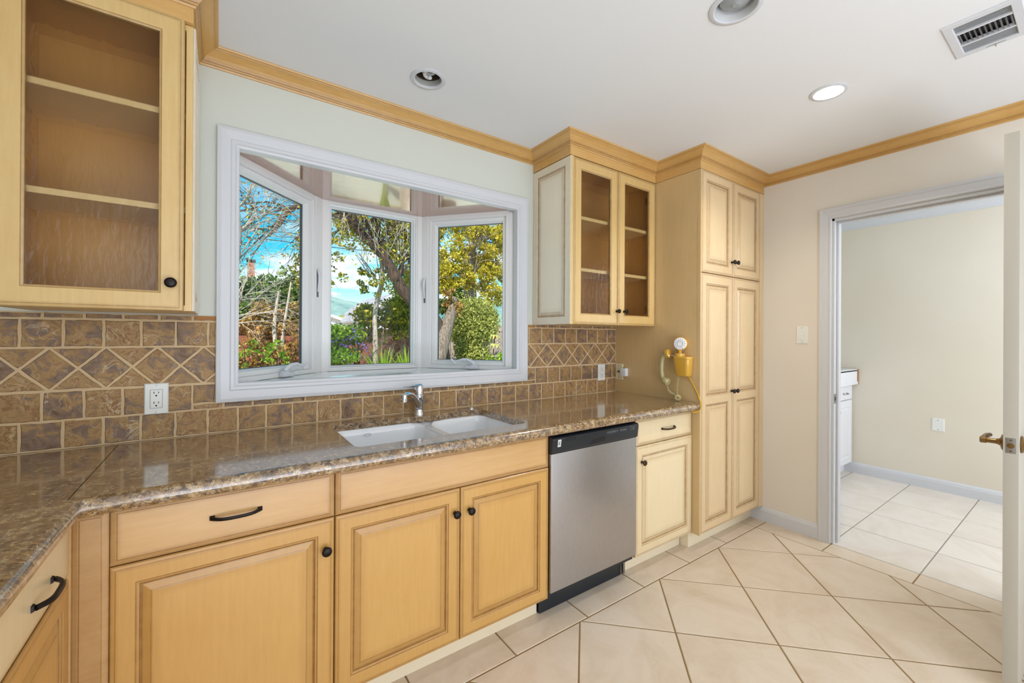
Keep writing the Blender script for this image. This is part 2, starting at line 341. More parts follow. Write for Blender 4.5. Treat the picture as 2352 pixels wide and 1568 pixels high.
    def sweep(s, path, prof, O=(0, 0, 0), U=(1, 0, 0), V=(0, 1, 0), Nn=(0, 0, 1), side=1, mi=0, caps=True, g=None, ext=None, closed=False, sm=False):
        """profile (offset, n) swept along 2-D path with mitred corners; ext=(prev_pt,next_pt) sets end mitres"""
        O, U, V, Nn = Vector(O), Vector(U), Vector(V), Vector(Nn)
        P = [Vector(p) for p in path]; n = len(P); R = []
        def nrm(a, b):
            d = (b-a).normalized(); return Vector((-d.y, d.x))*side
        for i in range(n):
            a = P[i-1] if (i > 0 or closed) else (Vector(ext[0]) if ext and ext[0] else None)
            b = P[(i+1) % n] if (i < n-1 or closed) else (Vector(ext[1]) if ext and ext[1] else None)
            if a is None: off = nrm(P[i], b)
            elif b is None: off = nrm(a, P[i])
            else:
                n1, n2 = nrm(a, P[i]), nrm(P[i], b); off = (n1+n2)/(1+n1.dot(n2)) if n1.dot(n2) > -.99 else n1
            R.append([s.vert(O+U*(P[i].x+off.x*o)+V*(P[i].y+off.y*o)+Nn*h, (g[k] if g else 0)) for k, (o, h) in enumerate(prof)])
        m_ = n if closed else n-1
        for i in range(m_):
            A, B = R[i], R[(i+1) % n]
            for k in range(len(prof)-1): s.face((A[k], B[k], B[k+1], A[k+1]), mi, sm)
            s.face((A[-1], B[-1], B[0], A[0]), mi)
        if caps and not closed: s.face(R[0], mi); s.face(R[-1][::-1], mi)
    def build(s, name, mats, parent=None, angle=35, origin=None, fix=True):
        if not isinstance(mats, (list, tuple)): mats = [mats]
        me = bpy.data.meshes.new(name); o = bpy.data.objects.new(name, me)
        if parent: off = wloc(parent); o.parent = parent
        else: off = Vector((0, 0, 0))
        xs = [v[0] for v in s.v]; ys = [v[1] for v in s.v]; zs = [v[2] for v in s.v]
        og = Vector(origin) if origin is not None else Vector(((min(xs)+max(xs))/2, (min(ys)+max(ys))/2, min(zs)))
        o.location = og-off
        me.from_pydata([(v[0]-og.x, v[1]-og.y, v[2]-og.z) for v in s.v], [], s.f)
        for mt in mats: me.materials.append(mt)
        me.polygons.foreach_set('material_index', s.mi); me.polygons.foreach_set('use_smooth', s.sm)
        if any(s.g):
            a = me.attributes.new('g', 'FLOAT', 'POINT'); a.data.foreach_set('value', s.g)
        if any(s.r):
            a = me.attributes.new('rnd', 'FLOAT', 'FACE'); a.data.foreach_set('value', s.r)
        me.update()
        if fix:
            bm = bmesh.new(); bm.from_mesh(me); bmesh.ops.recalc_face_normals(bm, faces=bm.faces); bm.to_mesh(me); bm.free()
        if any(s.sm):
            try: me.set_sharp_from_angle(angle=math.radians(angle))
            except Exception: pass
        COL.objects.link(o); return o
def tag(o, label, cat, group=None):
    o['label'] = label; o['category'] = cat
    if group: o['group'] = group
    return o
def struct(o): o['kind'] = 'structure'; return o
def empty(name, loc):
    o = bpy.data.objects.new(name, None); o.empty_display_size = .1; COL.objects.link(o); o.location = loc; return o
def thing(name, loc, label, cat, group=None): return tag(empty(name, loc), label, cat, group)
def bx(name, mats, parent, *a, **k):
    mb = MB(); mb.box(*a, **k); return mb.build(name, mats, parent)
def copy_tree(o, parent=None):
    c = o.copy(); COL.objects.link(c); c.parent = parent
    for ch in o.children: copy_tree(ch, c)
    return c
X, Y, Z = Vector((1, 0, 0)), Vector((0, 1, 0)), Vector((0, 0, 1))

# ------------------------------------------------------------------ dimensions
CEIL = 2.455
XE = 3.207                                    # end wall
XP = 2.392                                    # pantry left side
YB, YU, YP = -.6176, -.345, -.665             # door faces: base, upper, pantry
CT = .914
BAYA, BAYB, BAYC, BAYD = (.015, .043), (.48, .53), (1.09, .53), (1.50, .04)

# ------------------------------------------------------------------ room shell
def clip(poly, half):
    """clip convex poly by a*x+b*y<=c"""
    a, b, c = half; out = []
    for i in range(len(poly)):
        p, q = poly[i], poly[(i+1) % len(poly)]; dp = a*p[0]+b*p[1]-c; dq = a*q[0]+b*q[1]-c
        if dp <= 0: out.append(p)
        if (dp < 0 < dq) or (dq < 0 < dp): t = dp/(dp-dq); out.append((p[0]+(q[0]-p[0])*t, p[1]+(q[1]-p[1])*t))
    return out
def area(poly): return abs(sum(poly[i][0]*poly[(i+1) % len(poly)][1]-poly[(i+1) % len(poly)][0]*poly[i][1] for i in range(len(poly))))/2
def inset_poly(poly, d):
    a = sum(poly[i][0]*poly[(i+1) % len(poly)][1]-poly[(i+1) % len(poly)][0]*poly[i][1] for i in range(len(poly)))
    if a < 0: poly = poly[::-1]
    out = list(poly); n = len(poly)
    for i in range(n):
        p, q = poly[i], poly[(i+1) % n]; L_ = math.hypot(q[0]-p[0], q[1]-p[1])
        if L_ < 1e-5: continue
        nx, ny = (q[1]-p[1])/L_, -(q[0]-p[0])/L_
        out = clip(out, (nx, ny, nx*p[0]+ny*p[1]-d))
        if len(out) < 3: return []
    return out
def add_tile(mb, poly, z, mi, r, gap=.0032, h=.002):
    p = inset_poly(poly, gap)
    if len(p) < 3 or area(p) < 2e-5: return
    q = inset_poly(p, .0022)
    if len(q) != len(p):
        mb.poly([(x, y, z) for x, y in p], mi, r=r); return
    A = [mb.vert((x, y, z-h)) for x, y in p]; B = [mb.vert((x, y, z)) for x, y in q]; n = len(p)
    mb.face(B, mi, False, r)
    # match rotation of q to p
    k0 = min(range(n), key=lambda k: (q[k][0]-p[0][0])**2+(q[k][1]-p[0][1])**2)
    for i in range(n): mb.face((A[i], A[(i+1) % n], B[(i+1+k0) % n], B[(i+k0) % n]), mi, False, r)
rng = random.Random(4)
mb = MB()
mb.box(-.95, XE, -4.6, .0, -.10, -.0025, 1)
def rect(x0, y0, x1, y1): return [(x0, y0), (x1, y0), (x1, y1), (x0, y1)]
YBd, XBd = -.690, 3.047
x = 1.4205-.4135*6
while x < XBd: add_tile(mb, [(max(x, -.95), YBd), (min(x+.4135, XBd), YBd), (min(x+.4135, XBd), -.45), (max(x, -.95), -.45)], 0, 0, .15+.8*rng.random()); x += .4135
y = -.690
for y0, y1 in ((-.57, -.69), (-.69, -1.075), (-1.075, -1.487), (-1.487, -1.90), (-1.90, -2.31), (-2.31, -2.72)): add_tile(mb, rect(XBd, y1, XE, y0), 0, 0, .15+.8*rng.random())
d = .2978
for i in range(-16, 14):
    for j in range(-2, 18):
        if (i+j) % 2: continue
        cx, cyy = 2.2635+i*d, -.983-j*d+d*1
        poly = [(cx-d, cyy), (cx, cyy-d), (cx+d, cyy), (cx, cyy+d)]
        for h in ((0, 1, YBd), (1, 0, XBd), (-1, 0, .95), (0, -1, 4.6)): poly = clip(poly, h) if len(poly) > 2 else []
        if len(poly) > 2 and area(poly) > 1e-4: add_tile(mb, poly, 0, 0, .15+.8*rng.random())
struct(mb.build('floor', [floor_t, grout_f]))
mb = MB(); mb.box(XE, 5.2, -3.4, .0, -.10, -.0025, 1)
xs = [XE, 3.607, 4.012, 4.415, 4.826, 5.2]; ys = [.0, -.24, -.655, -1.071, -1.487, -1.903, -2.32, -2.74, -3.16, -3.4]
for i in range(len(xs)-1):
    for j in range(len(ys)-1): add_tile(mb, rect(xs[i], ys[j+1], xs[i+1], ys[j]), 0, 0, .15+.8*rng.random(), gap=.0028)
o = struct(mb.build('floor', [floor_t2, grout_f2]))

def circle(cx, cy, r, n=40, rev=False):
    p = [(cx+r*math.cos(2*PI*k/n), cy+r*math.sin(2*PI*k/n)) for k in range(n)]
    return p[::-1] if rev else p
def slab_with_holes(mb, outer, holes, z0, z1, mi=0, frame=None, wall_mi=None):
    """frame maps (a,b,h)->xyz"""
    frame = frame or (lambda a, b, h: (a, b, h))
    loops = [outer]+holes; flat = [p for lp in loops for p in lp]
    tris = geometry.tessellate_polygon([[Vector((p[0], p[1], 0)) for p in lp] for lp in loops])
    A = [mb.vert(frame(p[0], p[1], z0)) for p in flat]; B = [mb.vert(frame(p[0], p[1], z1)) for p in flat]
    for t in tris: mb.face([A[i] for i in t][::-1], mi); mb.face([B[i] for i in t], mi)
    k = 0
    for li, lp in enumerate(loops):
        n = len(lp)
        for i in range(n): mb.face((A[k+i], A[k+(i+1) % n], B[k+(i+1) % n], B[k+i]), mi if (wall_mi is None or li == 0) else wall_mi)
        k += n
LIGHTS = [(.753, -.347, .078), (2.306, -1.339, .074), (1.452, -1.345, .086)]
VENT = (2.165, 2.454, -1.920, -1.727)
mb = MB()
holes = [circle(a, b, r-.018, 40, True) for a, b, r in LIGHTS]+[[(VENT[0]+.03, VENT[3]-.02), (VENT[1]-.015, VENT[3]-.02), (VENT[1]-.015, VENT[2]+.02), (VENT[0]+.03, VENT[2]+.02)]]
slab_with_holes(mb, [(-1.0, -4.6), (5.25, -4.6), (5.25, .9), (-1.0, .9)], holes, CEIL, CEIL+.02)
mb.box(-1.05, 5.3, -4.7, .12, CEIL+.2, CEIL+.25)
struct(mb.build('ceiling', ceil_m))

# sink wall with the bay opening
WX0, WX1, WZ0, WZ1 = .0645, 1.5005, 1.1015, 2.1015
mb = MB(); slab_with_holes(mb, [(-1.0, -.1), (5.25, -.1), (5.25, CEIL+.2), (-1.0, CEIL+.2)], [[(.003, WZ0), (.003, WZ1), (WX1, WZ1), (WX1, WZ0)]], 0, .04, frame=lambda a, b, h: (a, h, b))
struct(mb.build('wall_north', wall_s))
struct(bx('wall_west', wall_m, None, -1.0, -.93, -4.6, 0, 0, CEIL))
struct(bx('wall_south', wall_m, None, -1.0, 5.25, -4.7, -4.6, -.1, CEIL+.2))
DY0, DY1, DZ = -1.0855, -1.905, 2.060
mb = MB()
mb.box(XE, 3.32, DY0+.0205, -.0005, 0, CEIL); mb.box(XE, 3.32, -4.6, DY1-.0205, 0, CEIL); mb.box(XE, 3.32, DY1-.0205, DY0+.0205, DZ+.0205, CEIL)
struct(mb.build('wall_east', [wall_m]))
mb = MB()
mb.box(5.09, 5.2, -3.4, 0, 0, CEIL); mb.box(3.32, 5.2, -3.45, -3.4, 0, CEIL)
struct(mb.build('wall_laundry', wall_l))

# crown moulding along the walls
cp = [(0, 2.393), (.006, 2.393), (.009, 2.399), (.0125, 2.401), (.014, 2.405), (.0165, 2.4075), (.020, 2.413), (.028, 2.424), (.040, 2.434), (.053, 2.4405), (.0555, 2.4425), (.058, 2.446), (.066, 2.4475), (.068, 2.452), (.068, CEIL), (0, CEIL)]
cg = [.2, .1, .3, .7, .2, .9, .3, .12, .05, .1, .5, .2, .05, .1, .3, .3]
XSU = 1.616; XLU = -.078
CP = [(-.93, YU+.004), (XLU, YU+.004), (XLU, 0), (XSU, 0), (XSU, YU+.004), (XP, YU+.004), (XP, YP+.004), (XE, YP+.004), (XE, -4.6)]
def crown(i, j, name, parent):
    mb = MB(); mb.sweep(CP[i:j+1], cp, side=-1, g=cg, ext=(CP[i-1] if i > 0 else None, CP[j+1] if j+1 < len(CP) else None)); return mb.build(name, crown_m, parent)
struct(crown(2, 3, 'trim_1', None)); struct(crown(7, 8, 'trim_2', None))
# laundry crown, white
mb = MB(); mb.sweep([(5.09, 0), (5.09, -3.4)], [(0, 2.375), (.008, 2.375), (.012, 2.39), (.02, 2.395), (.03, 2.415), (.055, 2.43), (.06, 2.44), (.072, 2.444), (.075, CEIL), (0, CEIL)], side=-1); struct(mb.build('trim_3', white_paint))
# baseboards
bb = [(0, 0), (.014, 0), (.014, .074), (.011, .080), (.009, .086), (.007, .092), (.003, .096), (0, .097)]
mb = MB(); mb.sweep([(XE, -.50), (XE, -1.010)], bb, side=-1); struct(mb.build('baseboard_east', white_paint))
bbl = [(0, 0), (.016, 0), (.016, .070), (.013, .076), (.012, .084), (.008, .092), (.003, .098), (0, .10)]
mb = MB(); mb.sweep([(5.09, -.585), (5.09, -3.4)], bbl, side=-1); struct(mb.build('baseboard_laundry', white_paint))

# laundry doorway: casing, jamb, stop, strike
mb = MB()
cas = [(0, 0), (0, .017), (.008, .019), (.018, .018), (.020, .0155), (.050, .013), (.054, .0155), (.063, .016), (.066, .012), (.068, .010), (.068, 0)]
mb.sweep([(1.0055, 0), (1.0055, 2.142), (-DY1+.073, 2.142), (-DY1+.073, 0)], cas, O=(XE, 0, 0), U=(0, -1, 0), V=Z, Nn=(-1, 0, 0), side=-1)
o = struct(mb.build('door_1', white_paint))
mb = MB(); mb.box(XE-.001, 3.325, DY0-.0, DY0+.02, 0, DZ+.02); mb.box(XE-.001, 3.325, DY1-.02, DY1, 0, DZ+.02); mb.box(XE-.001, 3.325, DY1-.02, DY0+.02, DZ, DZ+.02)
mb.build('door_jamb', white_paint, o)
mb = MB(); mb.box(3.245, 3.285, DY0-.012, DY0-.0005, 0, DZ, b=.002); mb.box(3.245, 3.285, DY1, DY0-.012, DZ-.012, DZ, b=.002); mb.build('door_stop', white_paint, o)
mb = MB(); mb.box(3.208, 3.236, DY0-.002, DY0-.0002, .895, .955, 0); mb.box(3.214, 3.229, DY0-.0026, DY0-.0002, .912, .938, 1); mb.build('strike_plate', [nickel, slot], o)

# open door leaf
o = empty('door_2', (3.19, -1.88, 0)); struct(o)
mb = MB(); DX0, DX1, DYa, DYb = 2.385, 3.188, -1.8995, -1.8615
mb.box(DX0, DX1, DYa, DYb, .012, 2.075, b=.0015); mb.build('door_leaf', pmat('door_paint', 'b7b1a2', .4), o)
kz = .921; ym = (DYa+DYb)/2
mb = MB(); mb.box(DX0-.0012, DX0+.001, ym-.0125, ym+.0125, kz-.028, kz+.028, 0, b=.0005); mb.lathe((DX0-.0016, ym, kz), (-1, 0, 0), [(.0095, 0), (.0095, .003), (.006, .0035), (0, .0035)], 20, 1)
for s in (-1, 1): mb.lathe((DX0-.0012, ym, kz+s*.020), (-1, 0, 0), [(.0035, 0), (.003, .001), (0, .001)], 12, 1)
mb.build('latch_plate', [nickel, brass], o)
for s, yy in ((1, DYb), (-1, DYa)):
    mb = MB(); kx = DX0+.060
    mb.lathe((kx, yy+s*.0003, kz), (0, s, 0), [(.031, 0), (.032, .004), (.026, .009), (.016, .011), (.012, .016), (.0095, .024), (.0095, .046), (.012, .047), (.0125, .062), (.011, .064), (0, .064)], 28)
    mb.tube([(kx, yy+s*.055, kz), (kx+.03, yy+s*.055, kz+.006), (kx+.07, yy+s*.054, kz+.008), (kx+.105, yy+s*.05, kz+.006)], [.010, .0095, .009, .008], 12)
    mb.build('door_handle', brass, o)

# ------------------------------------------------------------------ bay window
win = empty('window_1', (.78, 0, WZ0)); struct(win)
mb = MB()   # casing around opening on kitchen side
mb.rings((0, 0, 0), X, Z, -Y, (-.0127, 1.038, 1.5655, 2.165), [(0, .0004, 0), (0, .020, 0), (.012, .022, 0), (.016, .0195, 0), (.045, .016, 0), (.050, .0185, 0), (.060, .018, 0), (.066, .012, 0), (.074, .010, 0), (.0768, .006, 0), (.0768, -.03, 0)])
mb.build('window_casing', white_paint, win)
def wall_pt(P, Q, s, n):
    t = (Vector(Q)-Vector(P)).normalized(); nn = Vector((-t.y, t.x)); p = Vector(P)+t*s+nn*n; return (p.x, p.y)
# sill board and head board
bay = [(.006, .0), (.006, .06), (.40, .62), (1.17, .62), (WX1, .045), (WX1, .0)]
mb = MB(); mb.prism(bay, WZ0-.04, WZ0-.0005); mb.build('window_sill', pmat('glossy_sill', 'f0f0ee', .12, ior=1.6, coat=.5, coat_rough=.05), win)
mb = MB(); mb.prism([(.006, .041), (-.01, .06), (.38, .66), (1.19, .66), (WX1+.02, .06), (WX1+.02, .041)], WZ1+.0005, WZ1+.03); mb.prism([(.006, .0), (WX1, .0), (WX1, .041), (.006, .041)], WZ1-.0022, WZ1-.0002); mb.build('head_board', varnish, win)
mb = MB(); mb.prism([(WX0-.06, .041), (WX0-.06, .08), (.36, .70), (1.21, .70), (WX1+.06, .08), (WX1+.06, .041)], WZ1+.031, WZ1+.09); mb.prism([(WX0-.03, .041), (WX0-.03, .06), (.38, .66), (1.19, .66), (WX1+.03, .06), (WX1+.03, .041)], WZ0-.5, WZ0-.041); mb.build('bay_shell', white_paint, win)
def unit(P, Q, s0, s1, z0, z1, operable, nm='frame'):
    P = Vector(P); Q = Vector(Q); t = (Q-P).normalized(); T = Vector((t.x, t.y, 0)); nn = Vector((t.y, -t.x, 0))   # towards room
    O = Vector((P.x, P.y, 0)); mb = MB(); R = (s0, z0, s1, z1)
    if operable:
        mb.rings(O, T, Z, nn, R, [(0, -.09, 0), (0, .0, 0), (.020, 0, 0), (.022, -.004, 0), (.022, -.022, 0)]); f = mb.build('window_frame', vinyl, win)
        mb = MB(); mb.rings(O, T, Z, nn, R, [(.0225, -.085, 0), (.0225, -.020, 0), (.026, -.018, 0), (.044, -.018, 0), (.047, -.024, 0), (.054, -.040, 0), (.054, -.046, 0)])
        mb.build('sash', vinyl, f); g0 = .054; dz = -.046
    else:
        mb.rings(O, T, Z, nn, R, [(0, -.09, 0), (0, 0, 0), (.011, 0, 0), (.013, -.010, 0), (.020, -.012, 0), (.024, -.030, 0), (.030, -.036, 0), (.030, -.046, 0)]); f = mb.build('window_frame', vinyl, win); g0 = .030; dz = -.046
    mb = MB(); mb.rings(O, T, Z, nn, R, [(g0, dz, 0), (g0+.0025, dz, 0), (g0+.0025, dz-.014, 0)]); mb.build('glazing_seal', seal, f)
    mb = MB(); r4 = [O+T*a+Z*b_+nn*(dz-.006) for a, b_ in ((s0+g0, z0+g0), (s1-g0, z0+g0), (s1-g0, z1-g0), (s0+g0, z1-g0))]
    mb.poly(r4); mb.build('glass_pane', clear_pane, f, fix=False)
    return O, T, nn, f
LEN = (Vector(BAYB)-Vector(BAYA)).length
O1, T1, N1, FL = unit(BAYA, BAYB, .008, .618, WZ0+.001, 2.091, True)
O2, T2, N2, FC = unit(BAYB, BAYC, .030, .586, WZ0+.001, 2.096, False)
O3, T3, N3, FR = unit(BAYC, BAYD, .048, .606, WZ0+.001, 2.091, True)
mb = MB()
def pt2(O, T, nn, s, n): p = O+T*s+nn*n; return (p.x, p.y)
for A_, B_ in (((O1, T1, N1, .616), (O2, T2, N2, .032)),):
    mb.prism([pt2(*A_[:3], A_[3], .004), pt2(O2, T2, N2, .003, .006), pt2(*B_[:3], B_[3], .006), pt2(*B_[:3], B_[3], -.10), pt2(*A_[:3], A_[3], -.09)], WZ0, WZ1)
mb.prism([pt2(O2, T2, N2, .584, .006), pt2(O2, T2, N2, .612, .006), pt2(O3, T3, N3, .050, .004), pt2(O3, T3, N3, .050, -.09), pt2(O2, T2, N2, .584, -.10)], WZ0, WZ1)
mb.prism([pt2(O1, T1, N1, -.0, .0), pt2(O1, T1, N1, .009, 0), pt2(O1, T1, N1, .009, -.09), pt2(O1, T1, N1, -.02, -.09)], WZ0, WZ1)
mb.prism([pt2(O3, T3, N3, .604, .0), pt2(O3, T3, N3, .636, 0), pt2(O3, T3, N3, .66, -.09), pt2(O3, T3, N3, .604, -.09)], WZ0, WZ1)
mb.build('window_post', vinyl, win)
mb = MB()
for O_, T_, n_, a, b_ in ((O1, T1, N1, .0, .665), (O2, T2, N2, .0, .612), (O3, T3, N3, .0, .64)):
    p = [pt2(O_, T_, n_, a, 0), pt2(O_, T_, n_, b_, 0), pt2(O_, T_, n_, b_, -.09), pt2(O_, T_, n_, a, -.09)]
    mb.prism(p, 2.0905 if O_ is not O2 else 2.0955, WZ1)
mb.build('head_filler', vinyl, win)
hw = pmat('white_hardware', 'dfe0e4', .3)
def crank(O, T, nn, s, dirn, parent):
    mb = MB(); B = O+T*s+Z*(WZ0+.002)
    def P(a, h, n): return B+T*(a*dirn)+Z*h+nn*n
    # bevelled base with raised hub
    for a0, a1, h0, h1, n0, n1 in ((-.038, .055, .0, .020, .0, .028), (-.030, .012, .0, .030, .002, .026)):
        pts = [P(a, h, n) for a in (a0, a1) for h in (h0, h1) for n in (n0, n1)]
        bm = bmesh.new(); vs = [bm.verts.new(p) for p in pts]; bmesh.ops.convex_hull(bm, input=vs); bmesh.ops.bevel(bm, geom=list(bm.edges), offset=.003, segments=2, affect='EDGES'); mb.add_bm(bm)
    arm = [P(-.012, .030, .016), P(.000, .044, .020), (P(.025, .058, .024)), P(.060, .062, .028), P(.095, .052, .030), P(.118, .040, .030)]
    mb.tube(arm, [.010, .012, .010, .008, .0065, .006], 12)
    mb.tube([P(.112, .030, .032), P(.124, .044, .034), P(.140, .062, .038)], [.006, .008, .0085], 12)
    mb.build('crank_handle', hw, parent)
crank(O1, T1, N1, .360, 1, FL); crank(O3, T3, N3, .375, -1, FR)
def lever(O, T, nn, s, parent):
    mb = MB(); b0 = O+T*s+nn*.0055
    mb.tube([b0+Z*1.690+nn*.004, b0+Z*1.655+nn*.014, b0+Z*1.615+nn*.010, b0+Z*1.56+nn*.003], [.007, .009, .006, .004], 10)
    mb.box(*(lambda c: (c.x-.005, c.x+.005, c.y-.004, c.y+.004))(b0), 1.53, 1.69, 1, b=.001); mb.build('lock_lever', [hw, seal], parent)
lever(O1, T1, N1, .628, FL); lever(O3, T3, N3, .030, FR)
# bare wood edges below the painted wall, beside the window
struct(bx('trim_4', raw_wood, None, XLU-.003, -.0135, -.009, -.0004, 1.373, 1.3875))
struct(bx('trim_5', raw_wood, None, 1.566, 1.625, -.009, -.0004, 1.369, 1.379))

# ------------------------------------------------------------------ backsplash
tb = rng
def wall_tile(mb, poly, r, th=.0075, jit=.0014):
    p = inset_poly(poly, .0036)
    if len(p) < 3 or area(p) < 4e-5: return
    # wobble the edge for a tumbled look
    pts = []
    n = len(p)
    for i in range(n):
        a, b_ = p[i], p[(i+1) % n]; L_ = math.hypot(b_[0]-a[0], b_[1]-a[1]); k = max(1, int(L_/.018))
        for q in range(k):
            t = q/k; pts.append((a[0]+(b_[0]-a[0])*t+tb.uniform(-jit, jit), a[1]+(b_[1]-a[1])*t+tb.uniform(-jit, jit)))
    cx = sum(a for a, _ in pts)/len(pts); cz = sum(b_ for _, b_ in pts)/len(pts); n = len(pts)
    A = [mb.vert((x, -.0035, z)) for x, z in pts]
    sh = lambda x, z, d: (x+(cx-x)/max(.001, math.hypot(cx-x, cz-z))*d, z+(cz-z)/max(.001, math.hypot(cx-x, cz-z))*d)
    B = [mb.vert((sh(x, z, .001)[0], -th+.002, sh(x, z, .001)[1])) for x, z in pts]
    C = [mb.vert((sh(x, z, .0035)[0], -th, sh(x, z, .0035)[1])) for x, z in pts]
    for i in range(n):
        mb.face((A[i], A[(i+1) % n], B[(i+1) % n], B[i]), 0, False, r); mb.face((B[i], B[(i+1) % n], C[(i+1) % n], C[i]), 0, True, r)
    mb.face(C, 0, False, r)
ZT = [.915, 1.014, 1.118, 1.2665, 1.3665, 1.3885]
WIN_HOLE = (-.0127, 1.5655, 1.038, 2.165)
def regions(poly):
    """split a tile around the window casing and trim to the wall"""
    out = []
    P_ = poly
    P_ = clip(P_, (-1, 0, .925)); P_ = clip(P_, (1, 0, XP-.001)) if len(P_) > 2 else []
    if len(P_) < 3: return out
    below = clip(P_, (0, 1, WIN_HOLE[2])); above = clip(P_, (0, -1, -WIN_HOLE[2]))
    zmin = min(p[1] for p in P_); zmax = max(p[1] for p in P_)
    touches = max(p[0] for p in P_) > WIN_HOLE[0] and min(p[0] for p in P_) < WIN_HOLE[1]
    if not touches or zmax <= WIN_HOLE[2]: return [P_]
    if len(below) > 2: out.append(below)
    if len(above) > 2:
        l = clip(above, (1, 0, WIN_HOLE[0])); r_ = clip(above, (-1, 0, -WIN_HOLE[1]))
        out += [q for q in (l, r_) if len(q) > 2]
    return out
mb = MB(); mb.box(-.925, XP-.0005, -.0045, -.0004, .9145, 1.037, 1); mb.box(-.925, -.0135, -.0045, -.0004, 1.037, 1.3885, 1); mb.box(1.5665, XP-.0005, -.0045, -.0004, 1.037, 1.3885, 1)
def row(z0, z1, ph, w=.1016):
    k0 = int((-1.0-ph)/w)-1
    for k in range(k0, k0+36):
        for q in regions([(ph+k*w, z0), (ph+(k+1)*w, z0), (ph+(k+1)*w, z1), (ph+k*w, z1)]): wall_tile(mb, q, .05+.9*tb.random())
row(ZT[0], ZT[1], -.0388); row(ZT[1], ZT[2]-.002, -.0885); row(ZT[3], ZT[4], -.0388); row(ZT[4], ZT[5], -.0885)
p = .1437; zc = (ZT[2]+ZT[3])/2; hh = (ZT[3]-ZT[2])/2
for ph, x0, x1, p in ((-.0530, -.95, .8, .1420), (1.5880, .8, 2.5, .1462)):
    k = -12
    while k < 14:
        cx = ph+k*p
        if x0-.1 < cx < x1+.1:
            lim = [(-1, 0, -x0), (1, 0, x1)]
            for poly in ([(cx-p/2, zc), (cx, zc-hh), (cx+p/2, zc), (cx, zc+hh)], [(cx, zc+hh), (cx+p/2, zc), (cx+p, zc+hh)], [(cx, zc-hh), (cx+p, zc-hh), (cx+p/2, zc)]):
                for q in regions(poly): wall_tile(mb, q, .05+.9*tb.random())
        k += 1
tag(mb.build('tile_backsplash', [travertine, grout_w], fix=True), 'tumbled brown travertine tile backsplash with a band of diamonds above the countertop', 'backsplash')

# ------------------------------------------------------------------ cabinet doors
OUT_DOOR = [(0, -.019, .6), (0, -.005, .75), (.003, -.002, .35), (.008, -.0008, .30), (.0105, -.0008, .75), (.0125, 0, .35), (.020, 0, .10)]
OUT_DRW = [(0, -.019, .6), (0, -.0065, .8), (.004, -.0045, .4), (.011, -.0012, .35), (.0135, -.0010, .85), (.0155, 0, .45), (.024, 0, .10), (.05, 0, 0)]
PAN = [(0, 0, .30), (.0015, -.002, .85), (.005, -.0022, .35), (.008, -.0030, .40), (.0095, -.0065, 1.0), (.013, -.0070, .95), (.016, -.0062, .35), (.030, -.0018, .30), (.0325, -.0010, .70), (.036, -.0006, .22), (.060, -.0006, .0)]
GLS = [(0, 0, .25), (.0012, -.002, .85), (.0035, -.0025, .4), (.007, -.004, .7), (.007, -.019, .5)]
def door_geo(mb, O, U, V, Nn, w_, h_, panels=None, glass=False, outer=None):
    O = Vector(O)
    if panels is None:
        mb.rings(O, U, V, Nn, (0, 0, w_, h_), outer or OUT_DRW, cap=True); return
    lev = outer or OUT_DOOR
    mb.rings(O, U, V, Nn, (0, 0, w_, h_), lev); ins = lev[-1][0]
    def q(a0, b0, a1, b1, g=(.1, .1, .1, .1)):
        i = [mb.vert(O+Vector(U)*a+Vector(V)*b_, gg) for (a, b_), gg in zip(((a0, b0), (a1, b0), (a1, b1), (a0, b1)), g)]; mb.face(i)
    u0, u1 = panels[0][0], panels[0][2]; vs = sorted(panels, key=lambda p_: p_[1])
    q(ins, ins, u0, h_-ins); q(u1, ins, w_-ins, h_-ins); lo = ins
    for pz in vs: q(u0, lo, u1, pz[1]); lo = pz[3]
    q(u0, lo, u1, h_-ins)
    for pz in vs:
        mb.rings(O, U, V, Nn, pz, GLS if glass else PAN, cap=not glass)
def add_glass(parent, O, U, V, Nn, rc):
    O = Vector(O); mb = MB(); U = Vector(U); V = Vector(V); Nn = Vector(Nn)
    for dn in (-.010,): mb.poly([O+U*a+V*b_+Nn*dn for a, b_ in ((rc[0]+.005, rc[1]+.005), (rc[2]-.005, rc[1]+.005), (rc[2]-.005, rc[3]-.005), (rc[0]+.005, rc[3]-.005))])
    return mb.build('glass_pane', rain, parent, fix=False)
def knob(parent, P, Nn, mat=iron, r=.0155):
    mb = MB(); mb.lathe(P, Nn, [(.008, -.0002), (.0075, .003), (.0055, .006), (.0055, .014), (r*.8, .017), (r, .021), (r*.97, .025), (r*.72, .0285), (r*.68, .0275), (r*.45, .0285), (0, .030)], 28)
    return mb.build('knob', mat, parent)
def pull(parent, C, U, V, Nn, L_=.128, mat=iron, drop=.0, r=.0052):
    C = Vector(C); U = Vector(U); V = Vector(V); Nn = Vector(Nn); mb = MB(); h = L_/2
    path = []; rad = []
    for i in range(17):
        t = -1+2*i/16; a = abs(t)
        n = .022*(1-a**4) if a < .999 else .003
        path.append(C+U*(t*h*.93)+Nn*(.003+n)-V*(.002*(1-t*t))); rad.append((r*.85, r*1.15) if a < .85 else (r*1.0, r*1.1))
    mb.tube(path, rad, 12)
    for s in (-1, 1):
        pts = [C+U*(s*h*a)+V*b_+Nn*n for a, b_, n in ((.80, .0065, 0), (.80, -.0065, 0), (1.0, .0065, 0), (1.0, -.0065, 0), (.83, .005, .0045), (.83, -.005, .0045), (.98, .005, .0045), (.98, -.005, .0045))]
        bm = bmesh.new(); vs = [bm.verts.new(p_) for p_ in pts]; bmesh.ops.convex_hull(bm, input=vs); mb.add_bm(bm, sm=False)
    return mb.build('pull_handle', mat, parent)
